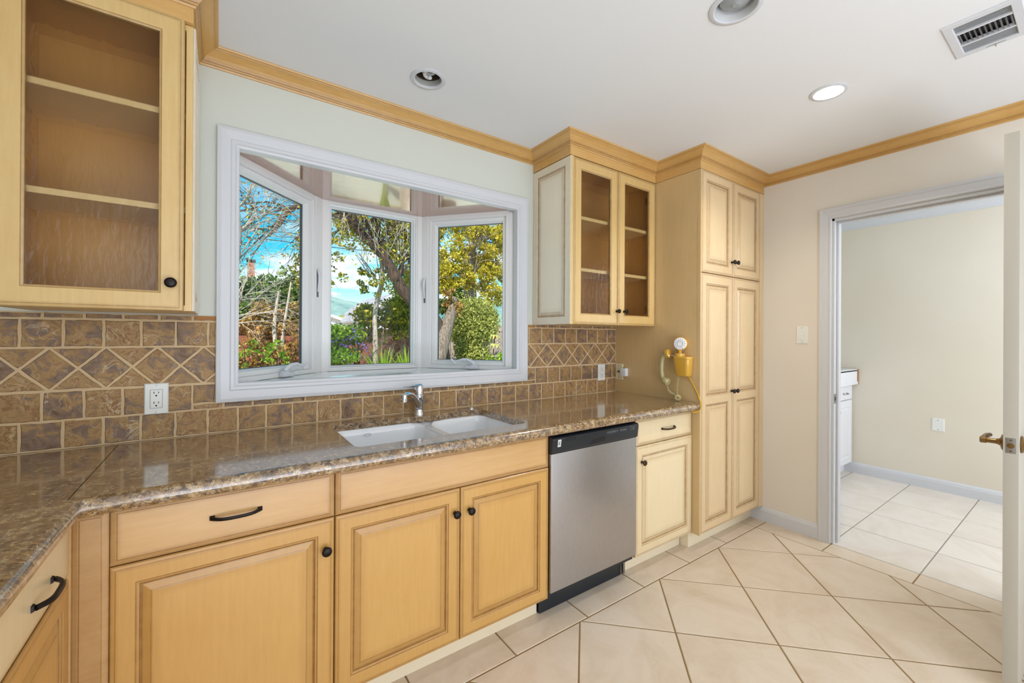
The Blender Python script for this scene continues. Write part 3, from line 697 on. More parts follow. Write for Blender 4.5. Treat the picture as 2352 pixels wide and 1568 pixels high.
def door(parent, name, mat, O, U, V, Nn, w_, h_, panels=None, glass=False, outer=None):
    mb = MB(); door_geo(mb, O, U, V, Nn, w_, h_, panels, glass, outer)
    d_ = mb.build(name, mat, parent, fix=False)
    if glass:
        for pz in panels: add_glass(d_, O, U, V, Nn, pz)
    return d_
ST = .0495
def carcass(parent, mats, x0, x1, z0=.10, z1=.8635, yf=YB+.020, toe=True, toe_y=-.530):
    mb = MB(); t = .018
    mb.box(x0, x0+t, yf, -.012, z0, z1); mb.box(x1-t, x1, yf, -.012, z0, z1); mb.box(x0+t, x1-t, yf, -.012, z0, z0+t); mb.box(x0+t, x1-t, -.020, -.012, z0+t, z1)
    mb.box(x0+t, x1-t, yf, yf+.018, z1-.04, z1); mb.box(x0+t, x1-t, yf, yf+.018, .695, .725)
    c = mb.build('body', mats, parent)
    if toe: bx('toe_kick', toe_m, parent, x0, x1, toe_y, toe_y+.016, .0005, z0-.0005)
    return c
G = .0015
# drawer-and-door base cabinet in the corner
def dz(a): return a
c = thing('base_cabinet', (.0415, -.30, 0), 'yellow glazed base cabinet at left, one wide drawer above one large raised-panel door', 'cabinet')
carcass(c, [cab_drw], -.2985+.02, .3145)
bx('corner_filler', cab_drw, c, -.3180, -.2985, YB+.001, YB+.020, .1005, .8635)
door(c, 'corner_stile', cab_drw, (-.2985, YB, .1005), X, Z, -Y, .068, .763, outer=OUT_DRW[:6])
d1 = door(c, 'drawer', cab_drw, (-.2291, YB, .7155), X, Z, -Y, .5425, .1495)
pull(d1, (.043, YB, .791), X, Z, -Y, .130)
d1 = door(c, 'door', cab_yel, (-.2291, YB, .1125), X, Z, -Y, .5425, .6005, [(ST, ST, .5425-ST, .6005-.0495)])
knob(d1, (.2865, YB, .6147), -Y)
# sink base
c = thing('base_cabinet', (.777, -.30, 0), 'yellow glazed sink base cabinet under the sink, false front above two raised-panel doors', 'cabinet')
carcass(c, [cab_yel], .3155, 1.2375)
door(c, 'false_front', cab_drw, (.3165, YB, .7155), X, Z, -Y, .9205, .1495)
d1 = door(c, 'door', cab_yel, (.3165, YB, .1125), X, Z, -Y, .4645, .6005, [(ST, ST, .4645-ST, .551)])
knob(d1, (.7577, YB, .620), -Y)
d1 = door(c, 'door', cab_yel, (.7835, YB, .1125), X, Z, -Y, .4535, .6005, [(ST, ST, .4535-ST, .551)])
knob(d1, (.8218, YB, .6186), -Y)
# right base
c = thing('base_cabinet', (2.12, -.30, 0), 'narrow daylight-paled cream base cabinet right of the dishwasher, small drawer above one door', 'cabinet')
carcass(c, [cab_lit_cream], 1.8525, 2.3885)
d1 = door(c, 'drawer', cab_lit_cream, (1.8525, YB, .7155), X, Z, -Y, .534, .1495)
pull(d1, (2.139, YB, .787), X, Z, -Y, .128, bronze)
d1 = door(c, 'door', cab_lit_cream, (1.8525, YB, .1125), X, Z, -Y, .534, .6005, [(ST, ST, .534-ST, .551)])
knob(d1, (1.901, YB, .626), -Y, bronze)
# left run base, facing +x
XL = -.2995
c = thing('base_cabinet', (-.6, -1.05, 0), 'sideways-facing yellow base cabinet at the lower left edge, below the left-hand countertop', 'cabinet')
mb = MB(); mb.box(-.915, XL-.020, -1.45, -.622, .10, .8635); mb.build('body', cab_lit_cream, c)
bx('toe_kick', toe_m, c, -.40, -.385, -1.45, -.55, .0005, .0995)
d1 = door(c, 'drawer', cab_lit_cream, (XL, -1.115, .7155), Y, Z, X, .496, .1495)
pull(d1, (XL, -.8155, .776), Y, Z, X, .130)
d1 = door(c, 'door', cab_yel, (XL, -1.115, .1125), Y, Z, X, .496, .6005, [(ST, ST, .496-ST, .551)])
d1 = door(c, 'door', cab_yel, (XL, -1.45, .1125), Y, Z, X, .333, .7525, [(ST, ST, .333-ST, .700)])

# ------------------------------------------------------------------ upper cabinets
def upper(parent, x0, x1, zb, zt, shelves, mid=None, side=True):
    mb = MB(); yf = YU+.020; t = .018
    mb.box(x0, x0+t, yf, -.012, zb, zt); mb.box(x1-t, x1, yf, -.012, zb, zt)
    mb.box(x0+t, x1-t, yf, -.012, zb, zb+t); mb.box(x0+t, x1-t, yf, -.012, zt-t, zt)
    b_ = mb.build('body', cab_upr, parent)
    mb = MB(); e = .0006     # inner lining
    mb.box(x0+t, x0+t+e, yf+.002, -.013, zb+t, zt-t); mb.box(x1-t-e, x1-t, yf+.002, -.013, zb+t, zt-t); mb.box(x0+t+e, x1-t-e, -.017, -.013, zb+t, zt-t); mb.box(x0+t+e, x1-t-e, yf+.002, -.017, zb+t, zb+t+e); mb.box(x0+t+e, x1-t-e, yf+.002, -.017, zt-t-e, zt-t)
    mb.build('lining', cab_int, parent)
    if mid:
        bx('centre_stile', cab_upr, parent, mid-.019, mid+.019, yf, yf+.018, zb+t+.001, zt-t-.001)
    for z in shelves: bx('shelf', shelf_m, parent, x0+t+.002, x1-t-.002, YU+.034, -.019, z-.0185, z)
ZB, ZTD = 1.3845, 2.341
c = thing('wall_cabinet', (-.3, -.17, 1.39), 'cream wall cabinet at top left with one large rain-glass door and two shelves', 'cabinet')
upper(c, -.522, XLU, 1.3925, ZTD+.001, (2.0515, 1.7385))
d1 = door(c, 'door', cab_upr, (-.5155, YU, 1.3905), X, Z, -Y, .4165, .9595, [(.0570, .0565, .3595, .9015)], glass=True)
knob(d1, (-.1304, YU, 1.480), -Y, iron, .0165)
mb = MB(); mb.box(-.93, XLU+.001, YU+.002, YU+.02, ZTD+.003, 2.3935); mb.box(XLU-.017, XLU+.001, YU+.02, -.001, ZTD+.003, 2.3935); mb.build('frieze', crown_m, c)
crown(0, 2, 'crown_moulding', c)
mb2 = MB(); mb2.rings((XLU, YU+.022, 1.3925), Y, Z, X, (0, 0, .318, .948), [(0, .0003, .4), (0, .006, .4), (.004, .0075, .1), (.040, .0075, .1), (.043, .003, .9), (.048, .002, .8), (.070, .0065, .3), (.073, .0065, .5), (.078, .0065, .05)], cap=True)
mb2.build('side_panel', cab_window_lit, c)

c = thing('wall_cabinet', (2.0, -.17, 1.38), 'wall cabinet right of the window with two rain-glass doors and black knobs', 'cabinet')
upper(c, XSU+.007, XP-.004, 1.3865, ZTD+.001, (2.0195, 1.716), mid=2.0185)
for xx, ww in ((1.6405, .3765), (2.0190, .3690)):
    d1 = door(c, 'door', cab_upr, (xx, YU, ZB), X, Z, -Y, ww, .955, [(.057, .058, ww-.060, .896)], glass=True)
    knob(d1, (2.004 if xx < 2 else 2.0727, YU, 1.4705), -Y, iron, .0135)
bx('face_edge', cab_upr, c, XSU+.007, 1.6390, YU+.001, YU+.020, 1.3845, ZTD)
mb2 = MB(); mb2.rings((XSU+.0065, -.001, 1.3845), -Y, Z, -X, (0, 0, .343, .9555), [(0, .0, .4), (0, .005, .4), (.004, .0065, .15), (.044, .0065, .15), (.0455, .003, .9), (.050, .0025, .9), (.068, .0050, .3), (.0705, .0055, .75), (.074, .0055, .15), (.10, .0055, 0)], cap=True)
mb2.build('side_panel', cab_window_lit, c)
mb = MB(); mb.box(XSU-.001, XP-.001, YU+.002, YU+.02, ZTD+.003, 2.3935); mb.box(XSU-.001, XSU+.017, YU+.02, -.001, ZTD+.003, 2.3935); mb.build('frieze', crown_m, c)
crown(3, 5, 'crown_moulding', c)
# small hinges glimpsed through the glass
for z in (2.20, 1.47): bx('hinge', dark_gap, c, 2.345, 2.369, -.318, -.29, z, z+.05, b=.003)

# ------------------------------------------------------------------ pantry
c = thing('pantry_cabinet', (2.8, -.33, 0), 'tall cream pantry cabinet with two short doors above two long two-panel doors', 'cabinet')
mb = MB(); mb.box(XP, XE-.020, YP+.020, -.001, .105, ZTD+.001); mb.build('body', cab_side, c)
bx('toe_kick', toe_m, c, XP+.006, XE-.004, -.585, -.05, .0005, .1045)
bx('filler_strip', cab_pan, c, 3.150, XE-.0015, YP+.003, YP+.0195, .1055, ZTD)
bx('edge_strip', cab_side, c, XP-.001, XP+.0075, YP+.001, YP+.0195, .1055, ZTD)
for k, (xx, ww) in enumerate(((2.4010, .3735), (2.7765, .3720))):
    d1 = door(c, 'door', cab_pan, (xx, YP, 1.7135), X, Z, -Y, ww, .630, [(.052, .055, ww-.052, .575)])
    knob(d1, (2.7535 if k == 0 else 2.800, YP, 1.806), -Y, iron, .0145)
    d1 = door(c, 'door', cab_pan, (xx, YP, .1085), X, Z, -Y, ww, 1.6015, [(.052, .055, ww-.052, .790), (.052, .838, ww-.052, 1.540)])
    knob(d1, (2.757 if k == 0 else 2.800, YP, .9615), -Y, iron, .0145)
mb = MB(); mb.box(XP-.002, XE-.001, YP+.002, YP+.02, ZTD+.003, 2.3935); mb.box(XP-.002, XP+.017, YP+.02, YU-.0, ZTD+.003, 2.3935); mb.build('frieze', crown_m, c)
crown(5, 7, 'crown_moulding', c)

# ------------------------------------------------------------------ countertop
def rrect(x0, y0, x1, y1, r, n=6):
    p = []
    for cx, cy_, a0 in ((x1-r, y0+r, -PI/2), (x1-r, y1-r, 0), (x0+r, y1-r, PI/2), (x0+r, y0+r, PI)):
        for k in range(n+1): a = a0+PI/2*k/n; p.append((cx+r*math.cos(a), cy_+r*math.sin(a)))
    return p
ZS0 = .8850; YN = -.643; NR = .0245
nose = [(0, .9138)]+[(NR*math.sin(a), (.9138+.865)/2+.0244*math.cos(a)) for a in [PI*k/12 for k in range(1, 12)]]+[(0, .865)]
hole = rrect(.400, -.546, 1.168, -.112, .03)
# faucet tongue: replace the back edge with a bump
hb = []
for p_ in hole: hb.append(p_)
idx = [i for i, p_ in enumerate(hb) if abs(p_[1]+.112) < 1e-4 and p_[0] > 1.0][0]
bumpy = []
for k in range(13):
    t = k/12; xx = .985-.235*t; s = .5-.5*math.cos(2*PI*t); s = min(1, s*1.6); bumpy.append((xx, -.112-.028*s))
hb = hb[:idx+1]+bumpy+hb[idx+1:]
mb = MB()
slab_with_holes(mb, [(-.2980, YN), (XP-.0015, YN), (XP-.0015, -.0005), (-.2980, -.0005)], [hb[::-1]], ZS0, CT-.0002)
mb.sweep([(-.2955, YN), (XP-.0015, YN)], nose, side=-1, sm=True, ext=((-.2955, -2.6), None)); mb.box(-.2985, XP-.0015, YN, YN+.03, .8655, .8849)
ct = tag(mb.build('countertop', granite, angle=40), 'long polished brown granite countertop with bullnose edge holding the sink', 'countertop')
mb = MB(); xn = -.2955
mb.prism([(-.925, -.0005), (-.925, -2.6), (xn, -2.6), (xn, YN-.0005), (-.3002, YN-.0005), (-.3002, -.0005)], ZS0, CT-.0002)
mb.sweep([(xn, -2.6), (xn, YN)], nose, side=-1, sm=True, ext=(None, (.5, YN))); mb.box(xn-.03, xn, -2.6, YN, .8655, .8849)
tag(mb.build('countertop', granite, angle=40), 'left-hand granite countertop running toward the camera, beyond the dark seam', 'countertop')
# ------------------------------------------------------------------ sink
mb = MB()
def sdf(x, y, x0, y0, x1, y1, r):
    cx, cy_ = (x0+x1)/2, (y0+y1)/2; dx, dy = abs(x-cx)-((x1-x0)/2-r), abs(y-cy_)-((y1-y0)/2-r)
    return math.hypot(max(dx, 0), max(dy, 0))+min(max(dx, dy), 0)-r
def sm_(t): t = max(0, min(1, t)); return t*t*(3-2*t)
X0, X1, Y0, Y1 = .380, 1.188, -.566, -.090
xs = []; ys = []
def zf(x, y):
    a = sdf(x, y, .402, -.552, .828, -.112, .06); b_ = sdf(x, y, .858, -.548, 1.170, -.135, .055)
    z = ZS0-.001
    z -= .014*sm_((.042-abs(x-.843))/.03)*sm_(-sdf(x, y, .40, -.55, 1.17, -.115, .05)/.02)
    da = sm_((-a)/.026); db = sm_((-b_)/.026)
    z -= da*(.175)*(1 if True else 0)+sm_(-a/.12)*.012
    z -= db*.150+sm_(-b_/.1)*.010
    return z
nx, ny = 190, 116
V_ = [[mb.vert((X0+(X1-X0)*i/nx, Y0+(Y1-Y0)*j/ny, zf(X0+(X1-X0)*i/nx, Y0+(Y1-Y0)*j/ny))) for j in range(ny+1)] for i in range(nx+1)]
for i in range(nx):
    for j in range(ny): mb.face((V_[i][j], V_[i+1][j], V_[i+1][j+1], V_[i][j+1]), 0, True)
sk = tag(mb.build('kitchen_sink', porcelain, angle=180), 'white porcelain double-bowl undermount sink set into the granite', 'sink')
mb = MB(); mb.tube([(.560+.016*math.cos(a), -.1250-.003*math.cos(a)*0, .8555+.0055*math.sin(a)) for a in [2*PI*k/24 for k in range(24)]], .0012, 8, closed=True)
mb.build('overflow_ring', chrome, sk)
for x_, y_, z_ in ((.61, -.33, .690), (1.01, -.33, .716)):
    mb = MB(); mb.lathe((x_, y_, z_+.0075), Z, [(.042, 0), (.042, .002), (.03, .001), (.012, -.002), (0, -.002)], 28); mb.build('drain', chrome, sk)

# ------------------------------------------------------------------ faucet
f = thing('faucet', (.832, -.072, CT), 'chrome single-lever kitchen faucet behind the sink', 'faucet')
fx, fy = .832, -.072
mb = MB(); mb.lathe((fx, fy, CT), Z, [(.0265, 0), (.0265, .004), (.0225, .010), (.0215, .030), (.0225, .060), (.024, .085), (.024, .098), (.0225, .100), (.0225, .103), (.024, .104), (.0245, .128), (.021, .142), (.012, .149), (0, .151)], 36); mb.build('body', chrome, f)
mb = MB(); tip = Vector((.708, -.205, 1.035)); a0 = Vector((fx-.006, fy-.010, CT+.045))
pts = []
for k in range(11):
    t = k/10; p_ = a0.lerp(tip, t); p_.z = a0.z+(tip.z-a0.z)*(1-(1-t)**2.1)+.004*math.sin(PI*t); pts.append(p_)
mb.tube(pts, [.0135-.002*k/10 for k in range(11)], 16)
mb.lathe(tip+Vector((-.006, -.006, .008)), -Z, [(.0, -.002), (.012, 0), (.0155, .004), (.016, .020), (.0145, .0215), (.0145, .023), (.016, .0245), (.016, .036), (.013, .038), (0, .037)], 28); mb.build('spout', chrome, f)
mb = MB(); hd = Vector((-.93, -.37, 0)).normalized(); sd = Vector((-hd.y, hd.x, 0)); c0 = Vector((fx, fy, CT))
pts = [c0+Vector((.0235*math.cos(a), .0235*math.sin(a), .1285)) for a in [2*PI*k/24 for k in range(24)]]+[c0+Vector((.019*math.cos(a), .019*math.sin(a), .148)) for a in [2*PI*k/24 for k in range(24)]]+[c0+Vector((.008*math.cos(a), .008*math.sin(a), .153)) for a in [2*PI*k/12 for k in range(12)]]
bm = bmesh.new(); vs = [bm.verts.new(p_) for p_ in pts]; bmesh.ops.convex_hull(bm, input=vs); mb.add_bm(bm)
pts = []
for d_, w_, z0_, z1_ in ((-.010, .017, .142, .154), (.02, .019, .140, .155), (.055, .014, .145, .153), (.085, .009, .146, .150), (.096, .005, .146, .148)):
    pts += [c0+hd*d_+sd*(w_*q)+Z*z for q, z in ((-1, (z0_+z1_)/2), (1, (z0_+z1_)/2), (-.5, z1_), (.5, z1_), (-.5, z0_), (.5, z0_))]
bm = bmesh.new(); vs = [bm.verts.new(p_) for p_ in pts]; bmesh.ops.convex_hull(bm, input=vs); bmesh.ops.bevel(bm, geom=list(bm.edges), offset=.0012, segments=2, affect='EDGES'); mb.add_bm(bm)
mb.build('lever', chrome, f)
mb = MB(); mb.lathe((1.135, -.073, CT), Z, [(.017, 0), (.017, .003), (.012, .006), (.011, .008), (0, .009)], 24); tag(mb.build('hole_cover', chrome), 'small round chrome hole cover on granite behind the right bowl', 'hole cover')

# ------------------------------------------------------------------ dishwasher
c = thing('dishwasher', (1.545, -.3, 0), 'stainless steel dishwasher with black control panel between two cabinets', 'dishwasher')
bx('tub', dark_in, c, 1.2445, 1.8455, -.592, -.03, .105, .8635)
dx0, dx1, dyf = 1.2405, 1.8455, YB-.010
bx('door_panel', steel, c, dx0+.0015, dx1-.0015, dyf, dyf+.034, .138, .7735, b=.004)
mb = MB()     # control panel: curved section swept along x
prof = [(-.594, .8535), (-.600, .8550), (dyf-.000, .8510), (dyf-.010, .846), (dyf-.012, .838), (dyf-.007, .800), (dyf-.005, .785), (dyf-.002, .776), (-.594, .776)]
px = MB(); 
A = [mb.vert((dx0, a, b_)) for a, b_ in prof]; B = [mb.vert((dx1, a, b_)) for a, b_ in prof]; n = len(prof)
for i in range(n): mb.face((A[i], A[(i+1) % n], B[(i+1) % n], B[i]), 0, False)
mb.face(A); mb.face(B[::-1]); cpn = mb.build('control_panel', blackp, c)
def on_panel(z): # y of the panel face at height z
    pr = prof[4:8]
    for (y0_, z0_), (y1_, z1_) in zip(pr, pr[1:]):
        if z1_ <= z <= z0_: return y0_+(y1_-y0_)*(z0_-z)/(z0_-z1_)
    return prof[4][0]
mb = MB()
for k in range(4):   # vent slots
    z = .826+k*.005; mb.box(1.318, 1.384, on_panel(z)-.0006, on_panel(z)+.001, z, z+.0026)
mb.build('vent_slots', dark_in, cpn)
mb = MB(); zz = .791
mb.poly([(1.478, on_panel(zz)-.0008, .789), (1.585, on_panel(zz)-.0008, .789), (1.592, on_panel(.815)-.0008, .811), (1.560, on_panel(.812)-.0008, .813), (1.500, on_panel(.812)-.0008, .808)]); mb.build('handle_pocket', dark_in, cpn)
mb = MB()
def mk(x0, x1, z0, z1): mb.poly([(x0, on_panel(z0)-.0009, z0), (x1, on_panel(z0)-.0009, z0), (x1, on_panel(z1)-.0009, z1), (x0, on_panel(z1)-.0009, z1)])
r2 = random.Random(3)
xk = 1.600
for k in range(7):
    if k == 0: mb = MB()
    wd = .006+.006*r2.random(); mk(xk, xk+wd, .8285, .8300); mk(xk+.001, xk+.003, .8320, .8345); mk(xk+.005, xk+wd, .8325, .8338); mk(xk+.002, xk+wd-.002, .8235, .8245); xk += .0125
mb.build('button_markings', grey_mark, cpn); mb = MB()
xk = 1.700
for k in range(4): mk(xk, xk+.008, .8330, .8340); mk(xk, xk+.008, .8265, .8275); mk(xk, xk+.0012, .8265, .834); mk(xk+.0068, xk+.008, .8265, .834); xk += .0125
mb.build('button_markings', grey_mark, cpn); mb = MB()
for k in range(4): mk(1.778, 1.786, .842-k*.0062, .8428-k*.0062)
mb.build('button_markings', grey_mark, cpn); mb = MB()
for a in range(16):
    t0, t1 = 2*PI*a/16, 2*PI*(a+1)/16; cx_, cz_ = 1.803, .829
    mb.poly([(cx_+q*math.cos(t), on_panel(cz_+q*math.sin(t))-.0009, cz_+q*math.sin(t)) for q, t in ((.0075, t0), (.0075, t1), (.0062, t1), (.0062, t0))])
mb.build('start_button', grey_mark, cpn)
mb = MB()
mk(1.272, 1.292, .8055, .8395)
o = mb.build('badge', plate_w, cpn)
mb = MB()   # dark strokes of the badge letter
def stroke(pts): mb.poly([(x_, on_panel(z_)-.0014, z_) for x_, z_ in pts])
stroke([(1.2765, .8105), (1.279, .8105), (1.279, .8345), (1.2765, .8345)]); stroke([(1.279, .8215), (1.286, .8330), (1.289, .8330), (1.281, .8200)]); stroke([(1.281, .8230), (1.289, .8105), (1.286, .8105), (1.2795, .8205)])
stroke([(1.272, .8200), (1.292, .8215), (1.292, .8225), (1.272, .8210)])
mb.build('badge_letter', blackp, o)
mb = MB(); mb.box(dx0+.004, dx1-.03, -.545, -.515, .002, .100); mb.box(dx0, dx1, -.60, -.55, .104, .135); mb.build('kick_plate', blackp, c)
bx('levelling_foot', nickel, c, 1.822, 1.836, -.560, -.548, .012, .103)

# ------------------------------------------------------------------ outlets, plates and switch
def plate(P, U, V, Nn, w_, h_, mat, parent, t=.006):
    mb = MB(); P = Vector(P); mb.rings(P, U, V, Nn, (-w_/2, -h_/2, w_/2, h_/2), [(0, .0003, 0), (0, t*.4, 0), (.0035, t, 0)], cap=True); return mb.build('plate', mat, parent)
def outlet(P, label):
    P = Vector(P); c = thing('power_outlet', P, label, 'outlet')
    plate(P, X, Z, -Y, .071, .117, plate_w, c)
    mb = MB(); mb.rings(P, X, Z, -Y, (-.0175, -.0345, .0175, .0345), [(0, .006, 0), (0, .0063, 0), (.001, .0085, 0)], cap=True); rc = mb.build('receptacle', plate_w, c)
    mb = MB()
    mb.rings(P, X, Z, -Y, (-.0182, -.0352, .0182, .0352), [(0, .0062, 0), (.0007, .0062, 0)])
    for s in (-1, 1):
        zc_ = s*.019+.002
        for q, hh_ in ((-.0065, .0075), (.0065, .006)): mb.box(P.x+q-.0012, P.x+q+.0012, P.y-.0089, P.y-.0080, P.z+zc_-hh_/2+.003, P.z+zc_+hh_/2+.003)
        mb.lathe((P.x, P.y-.0080, P.z+zc_-.0085), -Y, [(.003, 0), (.003, .0009), (0, .0009)], 14)
    mb.build('slots', slot, rc)
    for s in (-1, 1):
        mb = MB(); mb.lathe((P.x, P.y-.006, P.z+s*.0505), -Y, [(.0032, 0), (.0028, .0008), (0, .001)], 14); mb.build('screw', nickel, c)
    c['group'] = 'power outlets on the backsplash'; return c
outlet((-.1966, -.0078, 1.0695), 'white double power outlet on the travertine at left of the window')
outlet((2.2345, -.0078, 1.0585), 'white double power outlet on the travertine near the corner by the pantry')
c = thing('cable_plate', (XP, -.0395, 1.060), 'ivory wall plate with small cable jack on pantry side above the counter corner', 'wall plate')
plate((XP, -.0400, 1.0600), -Y, Z, -X, .070, .115, plate_iv, c)
mb = MB(); mb.lathe((XP-.006, -.040, 1.060), -X, [(.006, 0), (.006, .004), (.0035, .005), (.0035, .012), (0, .012)], 16); mb.build('jack', slot, c)
for s in (-1, 1):
    mb = MB(); mb.lathe((XP-.006, -.040, 1.060+s*.042), -X, [(.0032, 0), (.0028, .0008), (0, .001)], 14); mb.build('screw', slot, c)
c = thing('phone_adapter', (XP, -.097, 1.04), 'small white block adapter plugged beside the ivory wall plate', 'adapter')
mb = MB(); mb.box(XP-.030, XP-.0005, -.118, -.074, 1.032, 1.088, b=.002); mb.build('housing', adapter_m, c)
mb = MB(); mb.box(XP-.022, XP-.016, -.100, -.092, 1.088, 1.0915); mb.build('clip', slot, c)
c = thing('light_switch', (XE, -.9075, 1.27), 'single white rocker light switch on the wall between pantry and doorway', 'light switch')
plate((XE, -.9075, 1.3315), -Y, Z, -X, .070, .117, plate_w, c, .005)
mb = MB(); mb.rings((XE, -.9075, 1.3315), -Y, Z, -X, (-.0165, -.033, .0165, .033), [(0, .005, 0), (.001, .0045, 0), (.0018, .0085, 0)], cap=True); mb.build('rocker', plate_w, c)
for s in (-1, 1):
    mb = MB(); mb.lathe((XE-.005, -.9075, 1.3315+s*.048), -X, [(.003, 0), (.0026, .0008), (0, .001)], 14); mb.build('screw', nickel, c)
c = thing('blank_plate', (5.09, -1.248, .51), 'white blank wall plate low on the laundry room wall', 'wall plate')
plate((5.09, -1.248, .5665), -Y, Z, -X, .078, .112, plate_w, c, .005)
for s in (-1, 1):
    mb = MB(); mb.lathe((5.085, -1.248, .5665+s*.040), -X, [(.004, 0), (.003, .001), (0, .001)], 14); mb.build('screw', nickel, c)

# ------------------------------------------------------------------ wall telephone
ph = thing('wall_telephone', (XP, -.572, 1.07), 'vintage mustard wall telephone with round white dial on the pantry side', 'telephone')
mb = MB(); lv = []
for z_, w_, xd in ((1.070, .078, .046), (1.074, .088, .054), (1.082, .094, .058), (1.165, .107, .066), (1.176, .109, .067), (1.1775, .107, .066), (1.1785, .110, .068), (1.189, .111, .068), (1.193, .107, .065)):
    pts = rrect(XP-xd-.001, -.572-w_/2, XP-.0005, -.572+w_/2, .022, 5); lv.append([mb.vert((a, b_, z_)) for a, b_ in pts])
for a, b_ in zip(lv, lv[1:]):
    for k in range(len(a)): mb.face((a[k], a[(k+1) % len(a)], b_[(k+1) % len(a)], b_[k]), 0, True)
mb.face(lv[0][::-1]); mb.face(lv[-1]); mb.build('housing', phone_y, ph)
cx_, cy_ = XP-.036, -.551
mb = MB(); mb.lathe((cx_, cy_, 1.1932), Z, [(.031, 0), (.031, .017), (.029, .019), (.013, .0195), (.0105, .024), (.0105, .034), (.014, .040), (.012, .046), (0, .046)], 30); mb.build('neck', phone_y, ph)
dn = Vector((-.90, -.42, .06)).normalized(); dc = Vector((cx_+.006, cy_-.001, 1.2715))
mb = MB(); mb.lathe(dc-dn*.022, dn, [(0, 0), (.036, 0), (.041, .006), (.041, .036), (.039, .040), (.0375, .041), (0, .041)], 40); drum = mb.build('dial_drum', phone_y, ph)
mb = MB(); q0 = dc-dn*.022+dn*.0412
mb.lathe(q0, dn, [(.0365, 0), (.0375, .002), (.034, .004), (.018, .005), (0, .005)], 40); dl = mb.build('dial', dial_m, drum)
mb = MB(); Xa = dn.orthogonal().normalized(); Ya = dn.cross(Xa)
mb.tube([q0+dn*.0058+(Xa*math.cos(a)+Ya*math.sin(a))*.0165 for a in [2*PI*k/32 for k in range(32)]], .0016, 8, closed=True)
mb.build('dial_ring', chrome, dl)
mb = MB()
for k in range(10):
    a = PI*.1+k*2*PI/13; mb.lathe(q0+dn*.0042+(Xa*math.cos(a)+Ya*math.sin(a))*.0265, dn, [(.0030, 0), (.0030, .0006), (0, .0006)], 12)
for s in (-1, 1): mb.lathe(q0+dn*.0052+Z*s*.007, dn, [(.0016, 0), (.0016, .0004), (0, .0004)], 8)
mb.tube([q0+dn*.006-Z*.024-Y*.014, q0+dn*.009-Z*.030-Y*.018], .0022, 8); mb.build('dial_marks', grey_mark, dl)
# cradle hook
mb = MB(); mb.tube([(XP-.040, -.520, 1.196), (XP-.045, -.505, 1.196), (XP-.047, -.495, 1.196)], .005, 10)
mb.tube([(XP-.047+.022*math.cos(a), -.478+.017*math.sin(a), 1.193-.004*math.cos(a)) for a in [PI*(.5+1.35*k/14)-.55*PI for k in range(15)]], [(.007, .0035)]*15, 10); mb.build('hook', chrome, ph)
# handset
hs_ = thing('telephone_handset', (XP-.05, -.45, 1.0), 'olive cream telephone handset hanging on the mustard wall telephone', 'handset')
hx = XP-.050
mb = MB(); gp = [(hx, -.470, 1.214), (hx, -.452, 1.205), (hx, -.437, 1.180), (hx, -.430, 1.140), (hx, -.429, 1.105), (hx, -.433, 1.070), (hx, -.444, 1.042), (hx, -.458, 1.026)]
mb.tube(gp, [(.018, .016), (.018, .017), (.0150, .016), (.0135, .0145), (.013, .014), (.0135, .0145), (.016, .017), (.019, .018)], 16); mb.build('grip', phone_h, hs_)
mb = MB(); mb.lathe((hx, -.452, 1.205), (0, -.96, .10), [(.010, -.004), (.021, .002), (.026, .010), (.027, .020), (.027, .022)], 28); ear = mb.build('earpiece', phone_h, hs_)
mb = MB(); mb.lathe((hx, -.4735, 1.2073), (0, -.96, .10), [(.0275, .0), (.028, .014), (.024, .017), (0, .018)], 28); mb.build('ear_cap', phone_y, ear)
mb = MB(); mb.lathe((hx, -.446, 1.040), (0, -.90, -.42), [(.012, -.006), (.022, .0), (.027, .012), (.027, .020), (.0255, .021), (.027, .022), (.026, .034), (.020, .040), (0, .042)], 28); mb.build('mouthpiece', phone_h, hs_)
# coiled cord: straight lead, coil, knot, coil back up
def coil(path, r, turns, n=10):
    P_ = [Vector(p_) for p_ in path]; out = []; segs = [(P_[i+1]-P_[i]).length for i in range(len(P_)-1)]; tot = sum(segs); N_ = turns*n
    up = Vector((0, 0, 1))
    for k in range(N_+1):
        d_ = tot*k/N_; i = 0
        while i < len(segs)-1 and d_ > segs[i]: d_ -= segs[i]; i += 1
        p_ = P_[i].lerp(P_[i+1], min(1, d_/segs[i])); t = (P_[i+1]-P_[i]).normalized(); a = t.cross(Vector((1, .2, .1))).normalized(); b_ = t.cross(a)
        an = 2*PI*k/n; out.append(p_+a*math.cos(an)*r+b_*math.sin(an)*r)
    return out
cc = thing('coiled_cord', (XP-.04, -.5, CT), 'cream coiled handset cord looped in a knot above the granite', 'cord')
mb = MB(); hxc = XP-.042
mb.tube([(hx, -.470, 1.006), (hxc, -.468, .992), (hxc, -.474, .972)], .0022, 8, 0)
mb.tube(coil([(hxc, -.474, .972), (hxc, -.495, .958), (hxc, -.520, .950), (hxc, -.538, .944)], .0066, 11), .0024, 6)
ring = []
for k in range(0, 171):
    t = k/170; a = 2*PI*t*1.05+PI*.6; c0 = Vector((hxc-.004-.006*t, -.545+.0135*math.cos(a), .9345+.0125*math.sin(a))); rad = Vector((0, math.cos(a), math.sin(a)))
    an = 2*PI*k/10; ring.append(c0+rad*math.cos(an)*.0065+X*math.sin(an)*.0065)
mb.tube(ring, .0025, 6)
mb.tube(coil([(hxc, -.538, .946), (hxc+.004, -.5345, .985), (hxc+.006, -.535, 1.030), (hxc+.008, -.540, 1.069)], .0052, 15), .0022, 6)
mb.build('cord', coil_m, cc)
